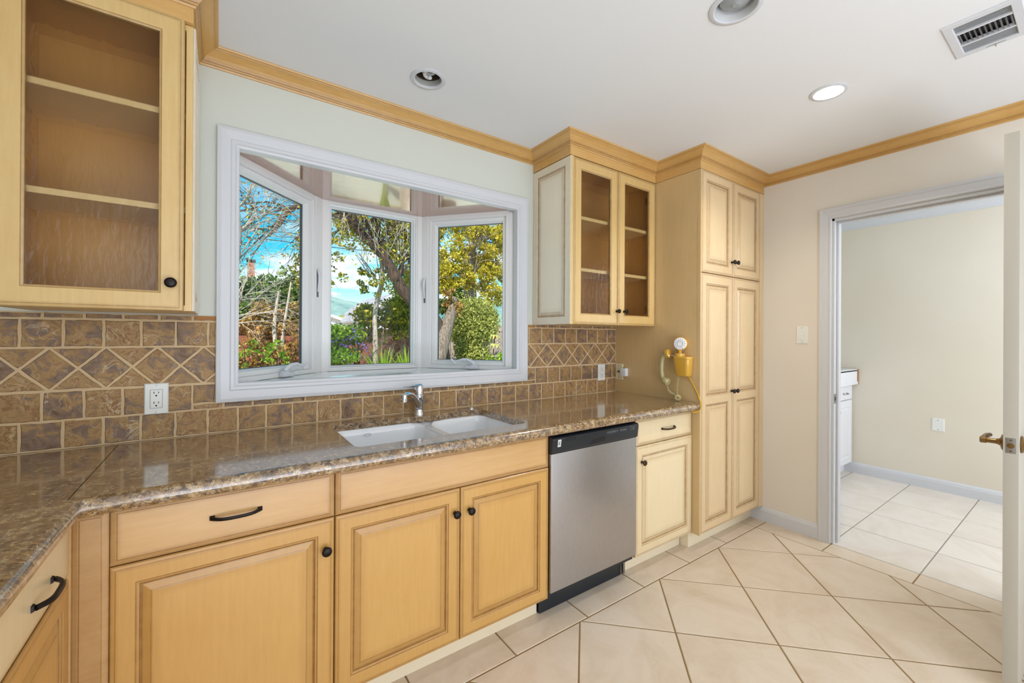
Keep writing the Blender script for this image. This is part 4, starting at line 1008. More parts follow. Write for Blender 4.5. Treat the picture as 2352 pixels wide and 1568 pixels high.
mb = MB(); yp_ = [(XP-.02, -.598, 1.071), (XP-.014, -.612, 1.050), (XP-.010, -.632, 1.010), (XP-.008, -.650, .975), (XP-.008, -.664, .940), (XP-.010, -.6745, .912), (XP-.012, -.6765, .890), (XP-.016, -.672, .872), (XP-.030, -.660, .862), (XP-.07, -.650, .8605)]
pp = []
for i in range(len(yp_)-1):
    for k in range(4):
        t = k/4; P0, P1, P2, P3 = (Vector(yp_[max(0, min(len(yp_)-1, i+q))]) for q in (-1, 0, 1, 2)); pp.append(.5*((2*P1)+(-P0+P2)*t+(2*P0-5*P1+4*P2-P3)*t*t+(-P0+3*P1-3*P2+P3)*t**3))
mb.tube(pp, .0034, 10); tag(mb.build('phone_cable', cord_y), 'bright yellow cable from the wall telephone curling over the counter edge', 'cable')

# ------------------------------------------------------------------ recessed lights and vent
LAB = ['recessed ceiling light above the sink with a white spiral bulb', 'lit recessed ceiling light nearest the doorway, glowing white', 'recessed ceiling light with unlit grey flood bulb, cut by the top edge']
for k, (cx_, cy_, r) in enumerate(LIGHTS):
    c = thing('recessed_light', (cx_, cy_, CEIL), LAB[k], 'ceiling light', 'recessed lights in the ceiling')
    mb = MB(); mb.lathe((cx_, cy_, CEIL-.0003), -Z, [(r, 0), (r, .002), (r-.004, .005), (r-.016, .0055), (r-.0195, .003), (r-.021, -.004)], 48, caps=False); mb.build('trim_ring', white_paint, c)
    if k == 0:
        mb = MB(); mb.lathe((cx_, cy_, CEIL+.003), Z, [(r-.021, 0), (r-.018, .026)], 48, caps=False); mb.build('baffle', can_in, c)
        mb = MB(); mb.lathe((cx_, cy_, CEIL+.0295), Z, [(r-.017, 0), (r-.017, .145), (0, .145)], 48, caps=False); mb.build('can', pmat('can_bronze', '5a4a3a', .5, metal=.4), c)
        mb = MB(); pts = []; nT = 3.1
        for q in range(90):
            t = q/89; a = 2*PI*nT*t; rr = .010+.024*min(1, t*2.0); pts.append((cx_+rr*math.cos(a), cy_+rr*math.sin(a), CEIL+.010+.085*t))
        mb.tube(pts, .0078, 10); mb.lathe((cx_, cy_, CEIL+.10), Z, [(.02, 0), (.022, .03), (.014, .06)], 24); mb.build('spiral_bulb', bulb_w, c)
    elif k == 1:
        mb = MB(); mb.lathe((cx_, cy_, CEIL+.003), Z, [(r-.021, 0), (r-.030, .03)], 48, caps=False); mb.build('baffle', white_paint, c)
        mb = MB(); mb.lathe((cx_, cy_, CEIL+.034), -Z, [(0, 0), (r-.030, 0)], 48, caps=False); mb.build('lens', led, c, fix=False)
        add_area('recessed_lamp', (cx_, cy_, CEIL+.028), (0, 0, -1), .07, .07, 9, (1, .93, .82))
    else:
        mb = MB(); mb.lathe((cx_, cy_, CEIL+.003), Z, [(r-.021, 0), (r-.023, .02), (r-.021, .022), (r-.024, .045), (r-.022, .047), (r-.024, .09)], 48, caps=False); mb.build('baffle', bulb_w, c)
        mb = MB(); mb.lathe((cx_, cy_, CEIL+.008), Z, [(0, -.004), (.010, -.004), (.012, -.002), (.030, .002), (.046, .010), (.050, .016), (.047, .022), (.035, .06), (.014, .10)], 40); mb.build('flood_bulb', bulb_g, c)
c = thing('ceiling_vent', ((VENT[0]+VENT[1])/2, (VENT[2]+VENT[3])/2, CEIL), 'white metal ceiling register with three banks of louvres at top right', 'vent')
mb = MB(); v0, v1, w0, w1 = VENT
fr = [(0, 0, 0), (0, .0025, 0), (.004, .006, 0), (.026, .006, 0), (.028, .004, 0), (.028, -.012, 0)]
mb.rings((v0+.004, w1, CEIL-.0003), X, -Y, -Z, (0, 0, v1-v0-.004, w1-w0), fr)
VX = [v0+.032, v0+.094, v0+.168, v0+.198]; VX = [2.197, 2.250, 2.262, 2.352, 2.362, 2.430]
mb.box(VX[1], VX[2], w0+.028, w1-.028, CEIL-.005, CEIL+.008); mb.box(VX[3], VX[4], w0+.028, w1-.028, CEIL-.005, CEIL+.008)
mb.build('frame', white_paint, c)
mb = MB()
def blade(a, b_, ax, tilt, ln):
    pass
for x0_, x1_, nb, tilt in ((VX[0], VX[1], 5, .006), (VX[4], VX[5]-.004, 6, .005)):
    for k in range(nb):
        xx = x0_+(x1_-x0_)*(k+.3)/nb
        mb.poly([(xx, w0+.028, CEIL-.003), (xx, w1-.028, CEIL-.003), (xx+tilt, w1-.028, CEIL+.010), (xx+tilt, w0+.028, CEIL+.010)]); mb.poly([(xx+.001, w0+.028, CEIL-.003), (xx+.001, w1-.028, CEIL-.003), (xx+tilt+.001, w1-.028, CEIL+.010), (xx+tilt+.001, w0+.028, CEIL+.010)])
        mb.poly([(xx, w0+.028, CEIL-.003), (xx, w1-.028, CEIL-.003), (xx+.001, w1-.028, CEIL-.003), (xx+.001, w0+.028, CEIL-.003)])
for k in range(11):
    yy = w0+.030+(w1-w0-.062)*k/10.4
    mb.poly([(VX[2], yy, CEIL-.003), (VX[3], yy, CEIL-.003), (VX[3], yy+.007, CEIL+.010), (VX[2], yy+.007, CEIL+.010)]); mb.poly([(VX[2], yy+.001, CEIL-.003), (VX[3], yy+.001, CEIL-.003), (VX[3], yy+.008, CEIL+.010), (VX[2], yy+.008, CEIL+.010)])
mb.build('louvres', white_paint, c, fix=False)
bx('duct', dark_in, c, v0+.028, v1-.013, w0+.022, w1-.022, CEIL+.015, CEIL+.12)
mb = MB(); mb.tube([(VX[5]+.004, w0+.085, CEIL-.007), (VX[5]+.014, w0+.085, CEIL-.014)], .0018, 8); mb.tube([(VX[5]+.006, w0+.060, CEIL-.0068), (VX[5]+.006, w0+.110, CEIL-.0068)], .001, 6); mb.build('lever', nickel, c)

# ------------------------------------------------------------------ laundry cabinet
LY = -.655
c = thing('laundry_cabinet', (4.3, -.33, 0), 'white base cabinet with drawer and door seen through the doorway', 'cabinet')
bx('body', white_cab, c, 3.70, 5.0885, LY+.020, -.001, .100, .8660)
bx('toe_kick', white_cab, c, 3.70, 5.074, -.590, -.575, .0005, .0995)
for x0_, x1_ in ((3.72, 4.38), (4.385, 5.062)):
    d1 = door(c, 'drawer', white_cab, (x0_, LY, .722), X, Z, -Y, x1_-x0_, .136, outer=[(0, -.018, 0), (0, -.002, 0), (.002, 0, 0)])
    pull(d1, ((4.87 if x0_ > 4 else 4.05), LY, .784), X, Z, -Y, .10, nickel, r=.0045)
    d1 = door(c, 'door', white_cab, (x0_, LY, .105), X, Z, -Y, x1_-x0_, .608, [(.06, .06, x1_-x0_-.06, .548)], outer=[(0, -.018, 0), (0, -.002, 0), (.002, 0, 0)])
    knob(d1, ((4.665 if x0_ > 4 else 4.33), LY, .624), -Y, nickel, .015)
mb = MB(); mb.box(3.70, 5.070, -.700, -.001, .8665, .8930, b=.003); mb.box(3.70, 5.068, -.694, -.680, .8930, 1.003); mb.box(3.70, 5.068, -.694, -.001, .9900, 1.012, b=.003)
c2 = tag(mb.build('laundry_counter', white_cab), 'thick white counter on the laundry cabinet, its cut end raw', 'countertop')
bx('raw_end', raw_wood, c2, 5.0695, 5.086, -.700, -.30, .868, 1.010)

# ------------------------------------------------------------------ outdoors
struct(bx('ground', patio_m, None, -14, 22, .70, 6.9, -.45, .05))
mb = MB(); mb.box(-40, 60, 6.9, 60, -.45, .06); struct(mb.build('ground', soil))
struct(bx('exterior_wall', house_w, None, -14, -1.05, .05, .12, -.45, 2.6)); struct(bx('exterior_wall', house_w, None, 5.35, 22, .05, .12, -.45, 2.6))
R = random.Random(11)
def leaf(mb, c, s, r, mi=0, el=2.0):
    a = Vector((R.gauss(0, 1), R.gauss(0, 1), R.gauss(0, 1))).normalized(); b_ = a.orthogonal().normalized()
    b_.rotate(Matrix.Rotation(R.random()*6.28, 3, a)); n = a.cross(b_)*s*.25
    i = [mb.vert(p_) for p_ in (c-a*s*.5*el, c+b_*s*.5+n*.4, c+a*s*.5*el, c-b_*s*.5+n*.4)]; mb.face(i, mi, False, r)
def blob(mb, c, rad, n, s, mi=0, shell=.55, el=1.9, cmin=0, cmax=1):
    c = Vector(c)
    for _ in range(n):
        d_ = Vector((R.gauss(0, 1), R.gauss(0, 1), R.gauss(0, 1))).normalized(); q = shell+(1-shell)*R.random()
        p_ = c+Vector((d_.x*rad[0], d_.y*rad[1], d_.z*rad[2]))*q*(.9+.2*R.random()); leaf(mb, p_, s*(.7+.6*R.random()), cmin+(cmax-cmin)*R.random(), mi, el)
def cloud(mb, c, rad, nb, per, br, s, **k):
    for _ in range(nb):
        d_ = Vector((R.uniform(-1, 1), R.uniform(-1, 1), R.uniform(-1, 1)))
        if d_.length > 1: d_.normalize()
        p_ = Vector(c)+Vector((d_.x*rad[0], d_.y*rad[1], d_.z*rad[2])); q = br*(.6+.8*R.random()); blob(mb, p_, (q, q, q*.75), per, s, **k)
def grow(mb, p, d_, L_, r, depth, mi=0, seg=6, spread=.6, droop=0., kids=3, tips=None, wig=.22):
    pts = [Vector(p)]; rad = [r]; d_ = Vector(d_).normalized(); n = 6
    for i in range(n):
        d_ = (d_+Vector((R.uniform(-wig, wig), R.uniform(-wig, wig), R.uniform(-wig, wig)-droop))).normalized(); pts.append(pts[-1]+d_*L_/n); rad.append(r*(1-.6*(i+1)/n))
    mb.tube(pts, rad, seg, mi, cap=False)
    if tips is not None and depth <= 1: tips += pts[2:]
    if depth > 0:
        for _ in range(kids):
            i = R.randint(2, n); nd = (d_+Vector((R.gauss(0, spread), R.gauss(0, spread), R.gauss(0, spread)))).normalized()
            grow(mb, pts[i], nd, L_*R.uniform(.5, .8), rad[i]*.75, depth-1, mi, max(4, seg-1), spread, droop, kids, tips, wig)
def path_tube(mb, pts, rad, seg=12, mi=0):
    P_ = [Vector(p_) for p_ in pts]; out = []; rr = []
    for i in range(len(P_)-1):
        for k in range(6):
            t = k/6; P0, P1, P2, P3 = (P_[max(0, min(len(P_)-1, i+q))] for q in (-1, 0, 1, 2)); out.append(.5*((2*P1)+(-P0+P2)*t+(2*P0-5*P1+4*P2-P3)*t*t+(-P0+3*P1-3*P2+P3)*t**3)); rr.append(rad[i]+(rad[i+1]-rad[i])*t)
    out.append(P_[-1]); rr.append(rad[-1]); mb.tube(out, rr, seg, mi, cap=False)

# bare tree left
t = thing('bare_tree', (.05, 5.2, 0), 'leafless pale-twigged tree filling the left window pane', 'tree')
mb = MB(); path_tube(mb, [(-.15, 5.3, .05), (.0, 5.2, 1.0), (.12, 5.1, 1.9), (.2, 5.0, 2.8), (.1, 5.0, 3.8)], [.09, .07, .055, .045, .03], 10)
for st, en, r0 in (((.12, 5.1, 1.6), (.55, 4.9, 2.35), .022), ((.16, 5.05, 2.3), (.62, 5.0, 3.05), .03), ((.2, 5.0, 2.75), (.9, 5.2, 3.5), .03), ((.05, 5.1, 1.45), (.8, 4.9, 1.75), .016), ((.1, 5.1, 1.55), (1.0, 5.0, 2.15), .016), ((.2, 5, 3.1), (.7, 5.0, 3.9), .026), ((.15, 5, 2.6), (-.3, 5.2, 3.6), .03)):
    d_ = Vector(en)-Vector(st)
    for _ in range(3): grow(mb, st, d_+Vector((R.gauss(0, .12), R.gauss(0, .12), R.gauss(0, .12))), d_.length*.85, r0*.5, 3, 0, 5, .5, .0, 3, None, .2)
for _ in range(26):
    p0 = (R.uniform(.0, 1.0), R.uniform(4.8, 5.3), R.uniform(2.3, 3.6)); grow(mb, p0, (R.gauss(0, 1), R.gauss(0, .3), R.gauss(.4, .7)), .7, .007, 2, 0, 4, .6, 0, 4, None, .25)
mb.build('branches', twig_m, t, fix=False)
mb = MB()
for _ in range(60): leaf(mb, Vector((R.uniform(.1, 1.1), R.uniform(4.7, 5.4), R.uniform(1.7, 3.6))), .03, R.random())
mb.build('leaves', lf_autumn, t, fix=False)
# dark limb crossing the top of the left pane
t = thing('walnut_tree', (2.9, 8.4, 0), 'tall tree with brown limb arching over the top of the left pane, small yellow leaves', 'tree')
mb = MB(); path_tube(mb, [(1.95, 8.5, .05), (1.93, 8.4, 2.4), (1.9, 8.2, 4.0), (1.7, 8.0, 4.25), (1.2, 7.8, 3.95), (1.0, 7.7, 3.6), (.8, 7.6, 3.3)], [.15, .12, .09, .075, .06, .04, .02], 10)
tips = []
for st, dd in (((1.7, 8, 4.25), (-.4, 0, .3)), ((1.5, 7.9, 4.1), (-.1, -.3, .8)), ((1.2, 7.8, 3.95), (-.9, 0, .1)), ((1.1, 7.8, 3.8), (-.8, .2, -.3)), ((1.9, 8.1, 4.1), (-.3, .2, -.8)), ((1.6, 8, 4.2), (.1, 0, -.9))):
    for _ in range(3): grow(mb, st, Vector(dd)+Vector((R.gauss(0, .2), R.gauss(0, .2), R.gauss(0, .2))), 1.1, .022, 2, 0, 5, .6, .02, 4, tips)
mb.build('branches', bark_d, t, fix=False)
mb = MB()
for p_ in tips[::5]: leaf(mb, p_+Vector((R.gauss(0, .05), R.gauss(0, .05), R.gauss(0, .05))), .04, R.random())
cloud(mb, (1.72, 8.6, 2.9), (.30, .3, .85), 34, 60, .16, .045)
mb.build('leaves', lf_yellow, t, fix=False)

# evergreen hedge behind the fence
for k, (x_, y_, z_, rx, rz, n) in enumerate(((-.3, 11.5, 2.0, 1.2, 1.15, 9000), (1.35, 12, 2.05, 1.3, 1.3, 11000), (6.2, 11.5, 2.4, 1.7, 1.6, 9000))):
    t = thing('evergreen_shrub', (x_, y_, 0), ['dark evergreen shrub farthest left, behind the red fence', 'dark evergreen shrub behind the red fence in the left pane', 'dark evergreen shrub behind the yellow tree in the right pane'][k], 'shrub', 'evergreen shrubs behind the fence')
    mb = MB(); grow(mb, (x_, y_, 0), (0, 0, 1), 2.2, .09, 2, 0, 6, .5); mb.build('stem', bark_d, t, fix=False)
    mb = MB(); cloud(mb, (x_, y_, z_-.1), (rx*.8, .6, rz*.85), 60, n//60, .42, .075, cmax=1); mb.build('leaves', lf_dark, t, fix=False)

# fences
def fence(name, A_, B_, h, z0, mat, label, pw=.14):
    A_ = Vector(A_); B_ = Vector(B_); t = thing(name, (*((A_+B_)/2), z0), label, 'fence'); d_ = (B_-A_); L_ = d_.length; d_.normalize(); n = Vector((-d_.y, d_.x))
    mb = MB(); k = 0
    while k*pw < L_:
        a = A_+d_*(k*pw+.003); b_ = A_+d_*min(L_, (k+1)*pw-.003); hh_ = h+R.uniform(-.012, .012)
        mb.prism([tuple(a), tuple(b_), tuple(b_+n*.02), tuple(a+n*.02)], z0, z0+hh_); k += 1
    mb.build('boards', mat, t)
    mb = MB()
    for zz_ in (h*.12, h*.9): a, b_ = A_-n*.04, B_-n*.04; mb.prism([tuple(a), tuple(b_), tuple(b_+n*.038), tuple(a+n*.038)], z0+zz_, z0+zz_+.09)
    mb.build('rails', mat, t)
    k = 0
    while k*2.2 < L_:
        a = A_+d_*k*2.2-n*.13; bx('post', mat, t, a.x, a.x+.09, a.y, a.y+.09, z0, z0+h+.03); k += 1
fence('plank_fence', (-6, 9.2), (5.4, 9.0), 1.40, .08, fence_r, 'red stained plank fence across the back of the garden')
fence('plank_fence', (5.5, 9.0), (8.3, 6.4), 1.52, .08, fence_g, 'weathered grey plank fence at right behind the round bush')

# leaning big tree
t = thing('leaning_tree', (3.9, 6.2, 0), 'large tree whose rugged dark trunk leans across the centre pane', 'tree')
mb = MB(); path_tube(mb, [(3.95, 6.0, .05), (3.85, 6.0, .9), (3.72, 6.0, 1.55), (3.3, 6.0, 1.93), (2.95, 6.0, 2.28), (2.62, 6.0, 2.83), (2.32, 6.0, 3.12), (2.06, 6.0, 3.40), (1.95, 6.1, 3.9)], [.20, .17, .15, .135, .12, .095, .09, .085, .06], 16)
tips = []
for st, dd, n_ in (((2.06, 6, 3.4), (-.5, 0, .4), 4), ((2.2, 6, 3.25), (.2, 0, 1), 4), ((2.5, 6, 3.0), (.3, .2, .9), 4), ((2.9, 6, 2.4), (.4, .3, .9), 4), ((2.4, 6, 3.1), (-.2, -.2, .5), 3)):
    for _ in range(n_): grow(mb, st, Vector(dd)+Vector((R.gauss(0, .25), R.gauss(0, .25), R.gauss(0, .2))), 1.0, .028, 2, 0, 5, .55, .05, 4, tips)
mb.build('trunk', bark_d, t, fix=False)
mb = MB()
for _ in range(26):   # pale hanging twigs
    x_ = R.uniform(1.8, 3.3); grow(mb, (x_, 5.8+R.uniform(-.2, .2), 3.9), (R.uniform(-.2, .2), 0, -1), R.uniform(.6, 1.3), .008, 1, 0, 4, .35, .03, 3, tips, .18)
mb.build('hanging_twigs', twig_m, t, fix=False)
mb = MB()
for p_ in tips:
    if R.random() < .55: leaf(mb, p_+Vector((R.gauss(0, .07), R.gauss(0, .07), R.gauss(0, .07))), .036, R.random())
cloud(mb, (1.9, 6.5, 3.3), (.45, .4, .32), 24, 50, .15, .036, cmin=.3); cloud(mb, (3.25, 6.6, 3.1), (.40, .4, .55), 34, 50, .16, .036, cmin=.3); cloud(mb, (3.45, 6.7, 2.45), (.22, .3, .40), 14, 50, .14, .036, cmin=.3)
cloud(mb, (2.6, 6.7, 3.7), (.9, .5, .30), 44, 52, .17, .04, cmin=.3); cloud(mb, (3.0, 6.9, 3.3), (.5, .4, .35), 22, 52, .16, .04, cmin=.3); cloud(mb, (1.85, 6.5, 2.5), (.10, .3, .45), 7, 30, .10, .034); cloud(mb, (2.85, 6.6, 2.3), (.35, .3, .18), 8, 34, .11, .034, cmin=.3)
mb.build('leaves', lf_ygreen, t, fix=False)

# yellow tree right
t = thing('autumn_tree', (6.4, 9.4, 0), 'autumn tree with dense golden yellow leaves filling the right pane', 'tree')
mb = MB(); path_tube(mb, [(6.45, 9.3, .05), (6.4, 9.3, 1.6), (6.38, 9.3, 2.8), (6.36, 9.3, 3.7), (6.6, 9.3, 4.5), (7.4, 9.4, 5.3)], [.24, .21, .19, .16, .12, .08], 14)
path_tube(mb, [(6.36, 9.3, 3.4), (6.0, 9.3, 4.2), (5.7, 9.3, 5.0)], [.11, .09, .06], 10); path_tube(mb, [(6.5, 9.3, 4.2), (7.3, 9.1, 4.75), (7.9, 9.0, 5.3)], [.12, .10, .08], 10)
for _ in range(14): grow(mb, (6.4+R.uniform(-.2, .2), 9.3, R.uniform(2.6, 4.4)), (R.gauss(0, 1), R.gauss(0, .6), R.uniform(.1, .8)), 1.4, .03, 2, 0, 5, .5, 0, 3)
mb.build('trunk', bark_g, t, fix=False)
mb = MB(); cloud(mb, (5.9, 9.0, 3.9), (1.05, .6, 1.15), 105, 95, .22, .048); cloud(mb, (7.1, 9.0, 3.5), (.6, .6, 1.35), 70, 95, .22, .048); cloud(mb, (5.3, 9.0, 2.95), (.5, .5, .5), 24, 90, .2, .048)
mb.build('leaves', lf_yellow, t, fix=False)

# round olive bush
t = thing('round_bush', (5.15, 7.0, .08), 'round clipped olive-green bush in the middle of the right pane', 'bush')
mb = MB()
for _ in range(7): grow(mb, (5.15+R.uniform(-.1, .1), 7, .08), (R.gauss(0, .4), R.gauss(0, .3), 1), 1.2, .03, 2, 0, 5, .5)
mb.build('stems', bark_g, t, fix=False)
mb = MB(); blob(mb, (5.16, 7, 1.62), (.68, .6, .64), 15000, .034, shell=.74); blob(mb, (5.16, 7, 1.62), (.58, .5, .55), 2500, .036, shell=.4, cmax=.4)
blob(mb, (5.08, 6.85, .85), (.46, .34, .46), 9000, .036, shell=.3); blob(mb, (4.75, 6.8, 1.05), (.2, .2, .25), 700, .034, shell=.3)
for _ in range(40):
    a = R.uniform(-1.2, 1.2); p_ = Vector((5.16+.64*math.sin(a), 6.9, 1.62+.60*math.cos(a)))
    for k in range(6): leaf(mb, p_+Vector((math.sin(a)*.03*k, 0, math.cos(a)*.035*k+.01*k)), .025, .8)
mb.build('leaves', lf_olive, t, fix=False)
# grey leaning trunk at left of right pane
mb = MB(); path_tube(mb, [(3.30, 5.6, .05), (3.66, 5.75, .9), (3.92, 5.9, 1.5), (4.08, 6.0, 1.85), (4.15, 6.0, 2.15)], [.19, .16, .13, .10, .06], 14); mb2 = MB()
t = thing('old_stump', (3.6, 5.75, .08), 'leaning grey bark stump at the left edge of the right pane', 'tree stump'); mb.build('trunk', bark_mat('rough_grey_bark', '54483e', '948676'), t, fix=False); mb = MB(); cloud(mb, (4.12, 6.1, 2.05), (.2, .2, .28), 12, 40, .12, .04); mb.build('leaves', lf_autumn, t, fix=False)
# rust coloured shrubs in front of fence, left pane
SH = [('rust_shrub', (.35, 7.9), 1.15, (.55, .4, .95), lf_autumn, 'tangled rust-brown shrub at the left edge of the left pane', 2600, .05, 0.),
      ('rust_shrub', (1.15, 7.7), 1.25, (.45, .35, .80), lf_autumn, 'tangled rust-brown shrub beside the pale stems in the left pane', 2000, .05, 0.),
      ('yellow_green_shrub', (3.05, 7.5), 1.62, (.62, .35, .42), lf_ygreen, 'spreading yellow-green shrub in the middle of the centre pane', 3200, .05, 0.),
      ('yellow_green_shrub', (3.62, 7.9), 1.80, (.42, .35, .45), lf_ygreen, 'yellow-green shrub close to the right edge of the centre pane', 1500, .05, 0.)]
for nm, (x_, y_), zc_, rd, mt, lab, n_, s_, _ in SH:
    t = thing(nm, (x_, y_, .08), lab, 'shrub'); mb = MB(); tips = []
    for _ in range(9): grow(mb, (x_+R.uniform(-.25, .25), y_+R.uniform(-.15, .15), .08), (R.gauss(0, .3), R.gauss(0, .2), 1), zc_*.62, .014, 3, 0, 4, .45, 0, 3, tips)
    mb.build('stems', bark_d if 'rust' in nm else bark_g, t, fix=False)
    mb = MB(); cloud(mb, (x_, y_, zc_), rd, 40, n_//40, .17, s_); mb.build('leaves', mt, t, fix=False)
# pair of pale stems
t = thing('pale_stems', (.94, 7.9, .08), 'pair of pale straight stems against the red fence in the left pane', 'tree')
mb = MB(); path_tube(mb, [(.93, 7.6, .05), (.94, 7.6, .9), (.90, 7.6, 1.5), (.98, 7.6, 2.2)], [.05, .045, .035, .02], 8); path_tube(mb, [(1.02, 7.65, .05), (1.03, 7.6, .9), (1.08, 7.6, 1.5), (1.2, 7.6, 2.4)], [.045, .04, .03, .015], 8)
mb.build('stems', twig_m, t, fix=False)
# light green young plant lower left
for x_, y_, zz_, lab in ((.32, 5.6, 1.05, 'young lime-green leafy plant low at the left edge of the left pane'), (.80, 6.2, 1.0, 'young lime-green leafy plant in front of the pale stems')):
    t = thing('young_plant', (x_, y_, .08), lab, 'plant'); mb = MB()
    for _ in range(4): grow(mb, (x_, y_, .08), (R.gauss(0, .15), R.gauss(0, .1), 1), zz_, .012, 1, 0, 5, .4)
    mb.build('stems', bark_d, t, fix=False); mb = MB(); cloud(mb, (x_, y_, zz_-.05), (.22, .2, .25), 9, 16, .08, .05, el=1.3); mb.build('leaves', lf_fresh, t, fix=False)
# flowering bush
t = thing('flowering_bush', (2.1, 7, .08), 'bright green bush dotted with violet flowers low in the centre pane', 'bush')
mb = MB()
for _ in range(6): grow(mb, (2.1+R.uniform(-.2, .2), 7, .08), (R.gauss(0, .3), R.gauss(0, .2), 1), 1.1, .02, 2, 0, 5, .5)
mb.build('stems', bark_d, t, fix=False)
mb = MB(); cloud(mb, (2.08, 7, 1.12), (.45, .3, .38), 44, 70, .15, .042); cloud(mb, (2.4, 7.2, 1.35), (.2, .25, .2), 9, 60, .15, .042, cmax=.5); mb.build('leaves', lf_fresh, t, fix=False)
mb = MB()
for _ in range(110): c_ = Vector((2.08+R.gauss(0, .26), 6.75+R.uniform(-.1, .1), 1.15+R.gauss(0, .2))); [leaf(mb, c_+Vector((R.gauss(0, .008), 0, R.gauss(0, .010))), .030, 0, el=1) for _ in range(3)]
mb.build('flowers', petal, t, fix=False)['kind'] = 'stuff'
# slender smooth trunk
t = thing('slender_tree', (2.75, 7, 0), 'slender smooth-barked trunk rising through the centre pane', 'tree')
mb = MB(); path_tube(mb, [(2.74, 7, .05), (2.76, 7, 1.0), (2.74, 7, 1.7), (2.80, 7, 2.1), (2.9, 7, 2.55), (2.85, 7, 3.1)], [.06, .055, .05, .055, .05, .03], 10)
for _ in range(5): grow(mb, (2.85, 7, 2.4), (R.gauss(0, .6), R.gauss(0, .3), .8), .8, .014, 2, 0, 5, .5)
mb.build('trunk', twig_m, t, fix=False); mb = MB(); cloud(mb, (2.75, 7, 2.5), (.35, .3, .35), 10, 34, .10, .045); mb.build('leaves', lf_ygreen, t, fix=False)
# strap-leaved clumps
def clump(x_, y_, n_, h, lab):
    t = thing('strap_leaf_plant', (x_, y_, .08), lab, 'plant'); mb = MB()
    for _ in range(n_):
        a = R.random()*6.28; ln = h*R.uniform(.7, 1.1); o_ = Vector((math.cos(a), math.sin(a), 0)); lean = R.uniform(.05, .45); pr = None; w_ = .018
        for k in range(7):
            q = k/6; p_ = Vector((x_, y_, .08))+o_*(lean*ln*q*q+.02)+Z*ln*(q-.25*lean*q*q); s_ = Vector((-o_.y, o_.x, 0))*w_*(1-q)**.6 if k < 6 else Vector((0, 0, 0))
            cur = (mb.vert(p_-s_), mb.vert(p_+s_))
            if pr: mb.face((pr[0], pr[1], cur[1], cur[0]), 0, False, .3+.6*R.random())
            pr = cur
    mb.build('leaves', lf_fresh, t, fix=False)
clump(2.48, 5.6, 80, 1.05, 'clump of upright green strap leaves at the foot of the slender trunk'); clump(2.86, 5.4, 85, 1.05, 'clump of green strap leaves beside the pale rock in the centre pane'); clump(3.15, 5.9, 30, 1.0, 'tall strap-leaf clump at lower right of the centre pane')
mb = MB(); bm = bmesh.new(); bmesh.ops.create_icosphere(bm, subdivisions=4, radius=1)
for v in bm.verts: q = 1+.18*noise.noise(v.co*1.6)+.06*noise.noise(v.co*5); v.co = Vector((v.co.x*.38*q, v.co.y*.34*q, v.co.z*.52*q))+Vector((2.98, 5.0, .42))
mb.add_bm(bm); tag(mb.build('garden_rock', rock_m), 'pale rounded rock at the lower right corner of the centre pane', 'rock')
# loquat-like plant and low bush
t = thing('broad_leaf_plant', (4.5, 5.0, .08), 'slim plant with two tufts of drooping broad leaves in the right pane', 'plant')
mb = MB(); path_tube(mb, [(4.5, 5, .05), (4.5, 5, .8), (4.54, 5, 1.36)], [.018, .014, .008], 8); mb.build('stem', bark_d, t, fix=False)
mb = MB()
for zc_ in (1.34, 1.16):
    for k in range(11):
        a = 2*PI*k/11; o_ = Vector((math.cos(a), math.sin(a), 0)); pr = None
        for q in range(6):
            s_ = q/5; p_ = Vector((4.53, 5, zc_))+o_*(.13*math.sin(s_*1.5))+Z*(.02*s_-.13*s_*s_); ww = Vector((-o_.y, o_.x, 0))*.022*math.sin(PI*min(1, .1+s_*.9)); cur = (mb.vert(p_-ww), mb.vert(p_+ww))
            if pr: mb.face((pr[0], pr[1], cur[1], cur[0]), 0, False, .5+.5*R.random())
            pr = cur
mb.build('leaves', lf_olive, t, fix=False)
mb = MB(); blob(mb, (4.53, 4.97, 1.30), (.02, .02, .03), 12, .03, shell=.1); mb.build('withered_leaf', lf_orange, t, fix=False)
t = thing('low_bush', (4.4, 4.7, .08), 'small bright green bush at the lower right corner of the right pane', 'bush'); mb = MB(); cloud(mb, (4.45, 4.7, .82), (.16, .15, .17), 14, 50, .1, .045, el=1.2); cloud(mb, (4.45, 4.7, .4), (.2, .2, .3), 10, 40, .12, .045, el=1.2); mb.build('leaves', lf_fresh, t, fix=False)

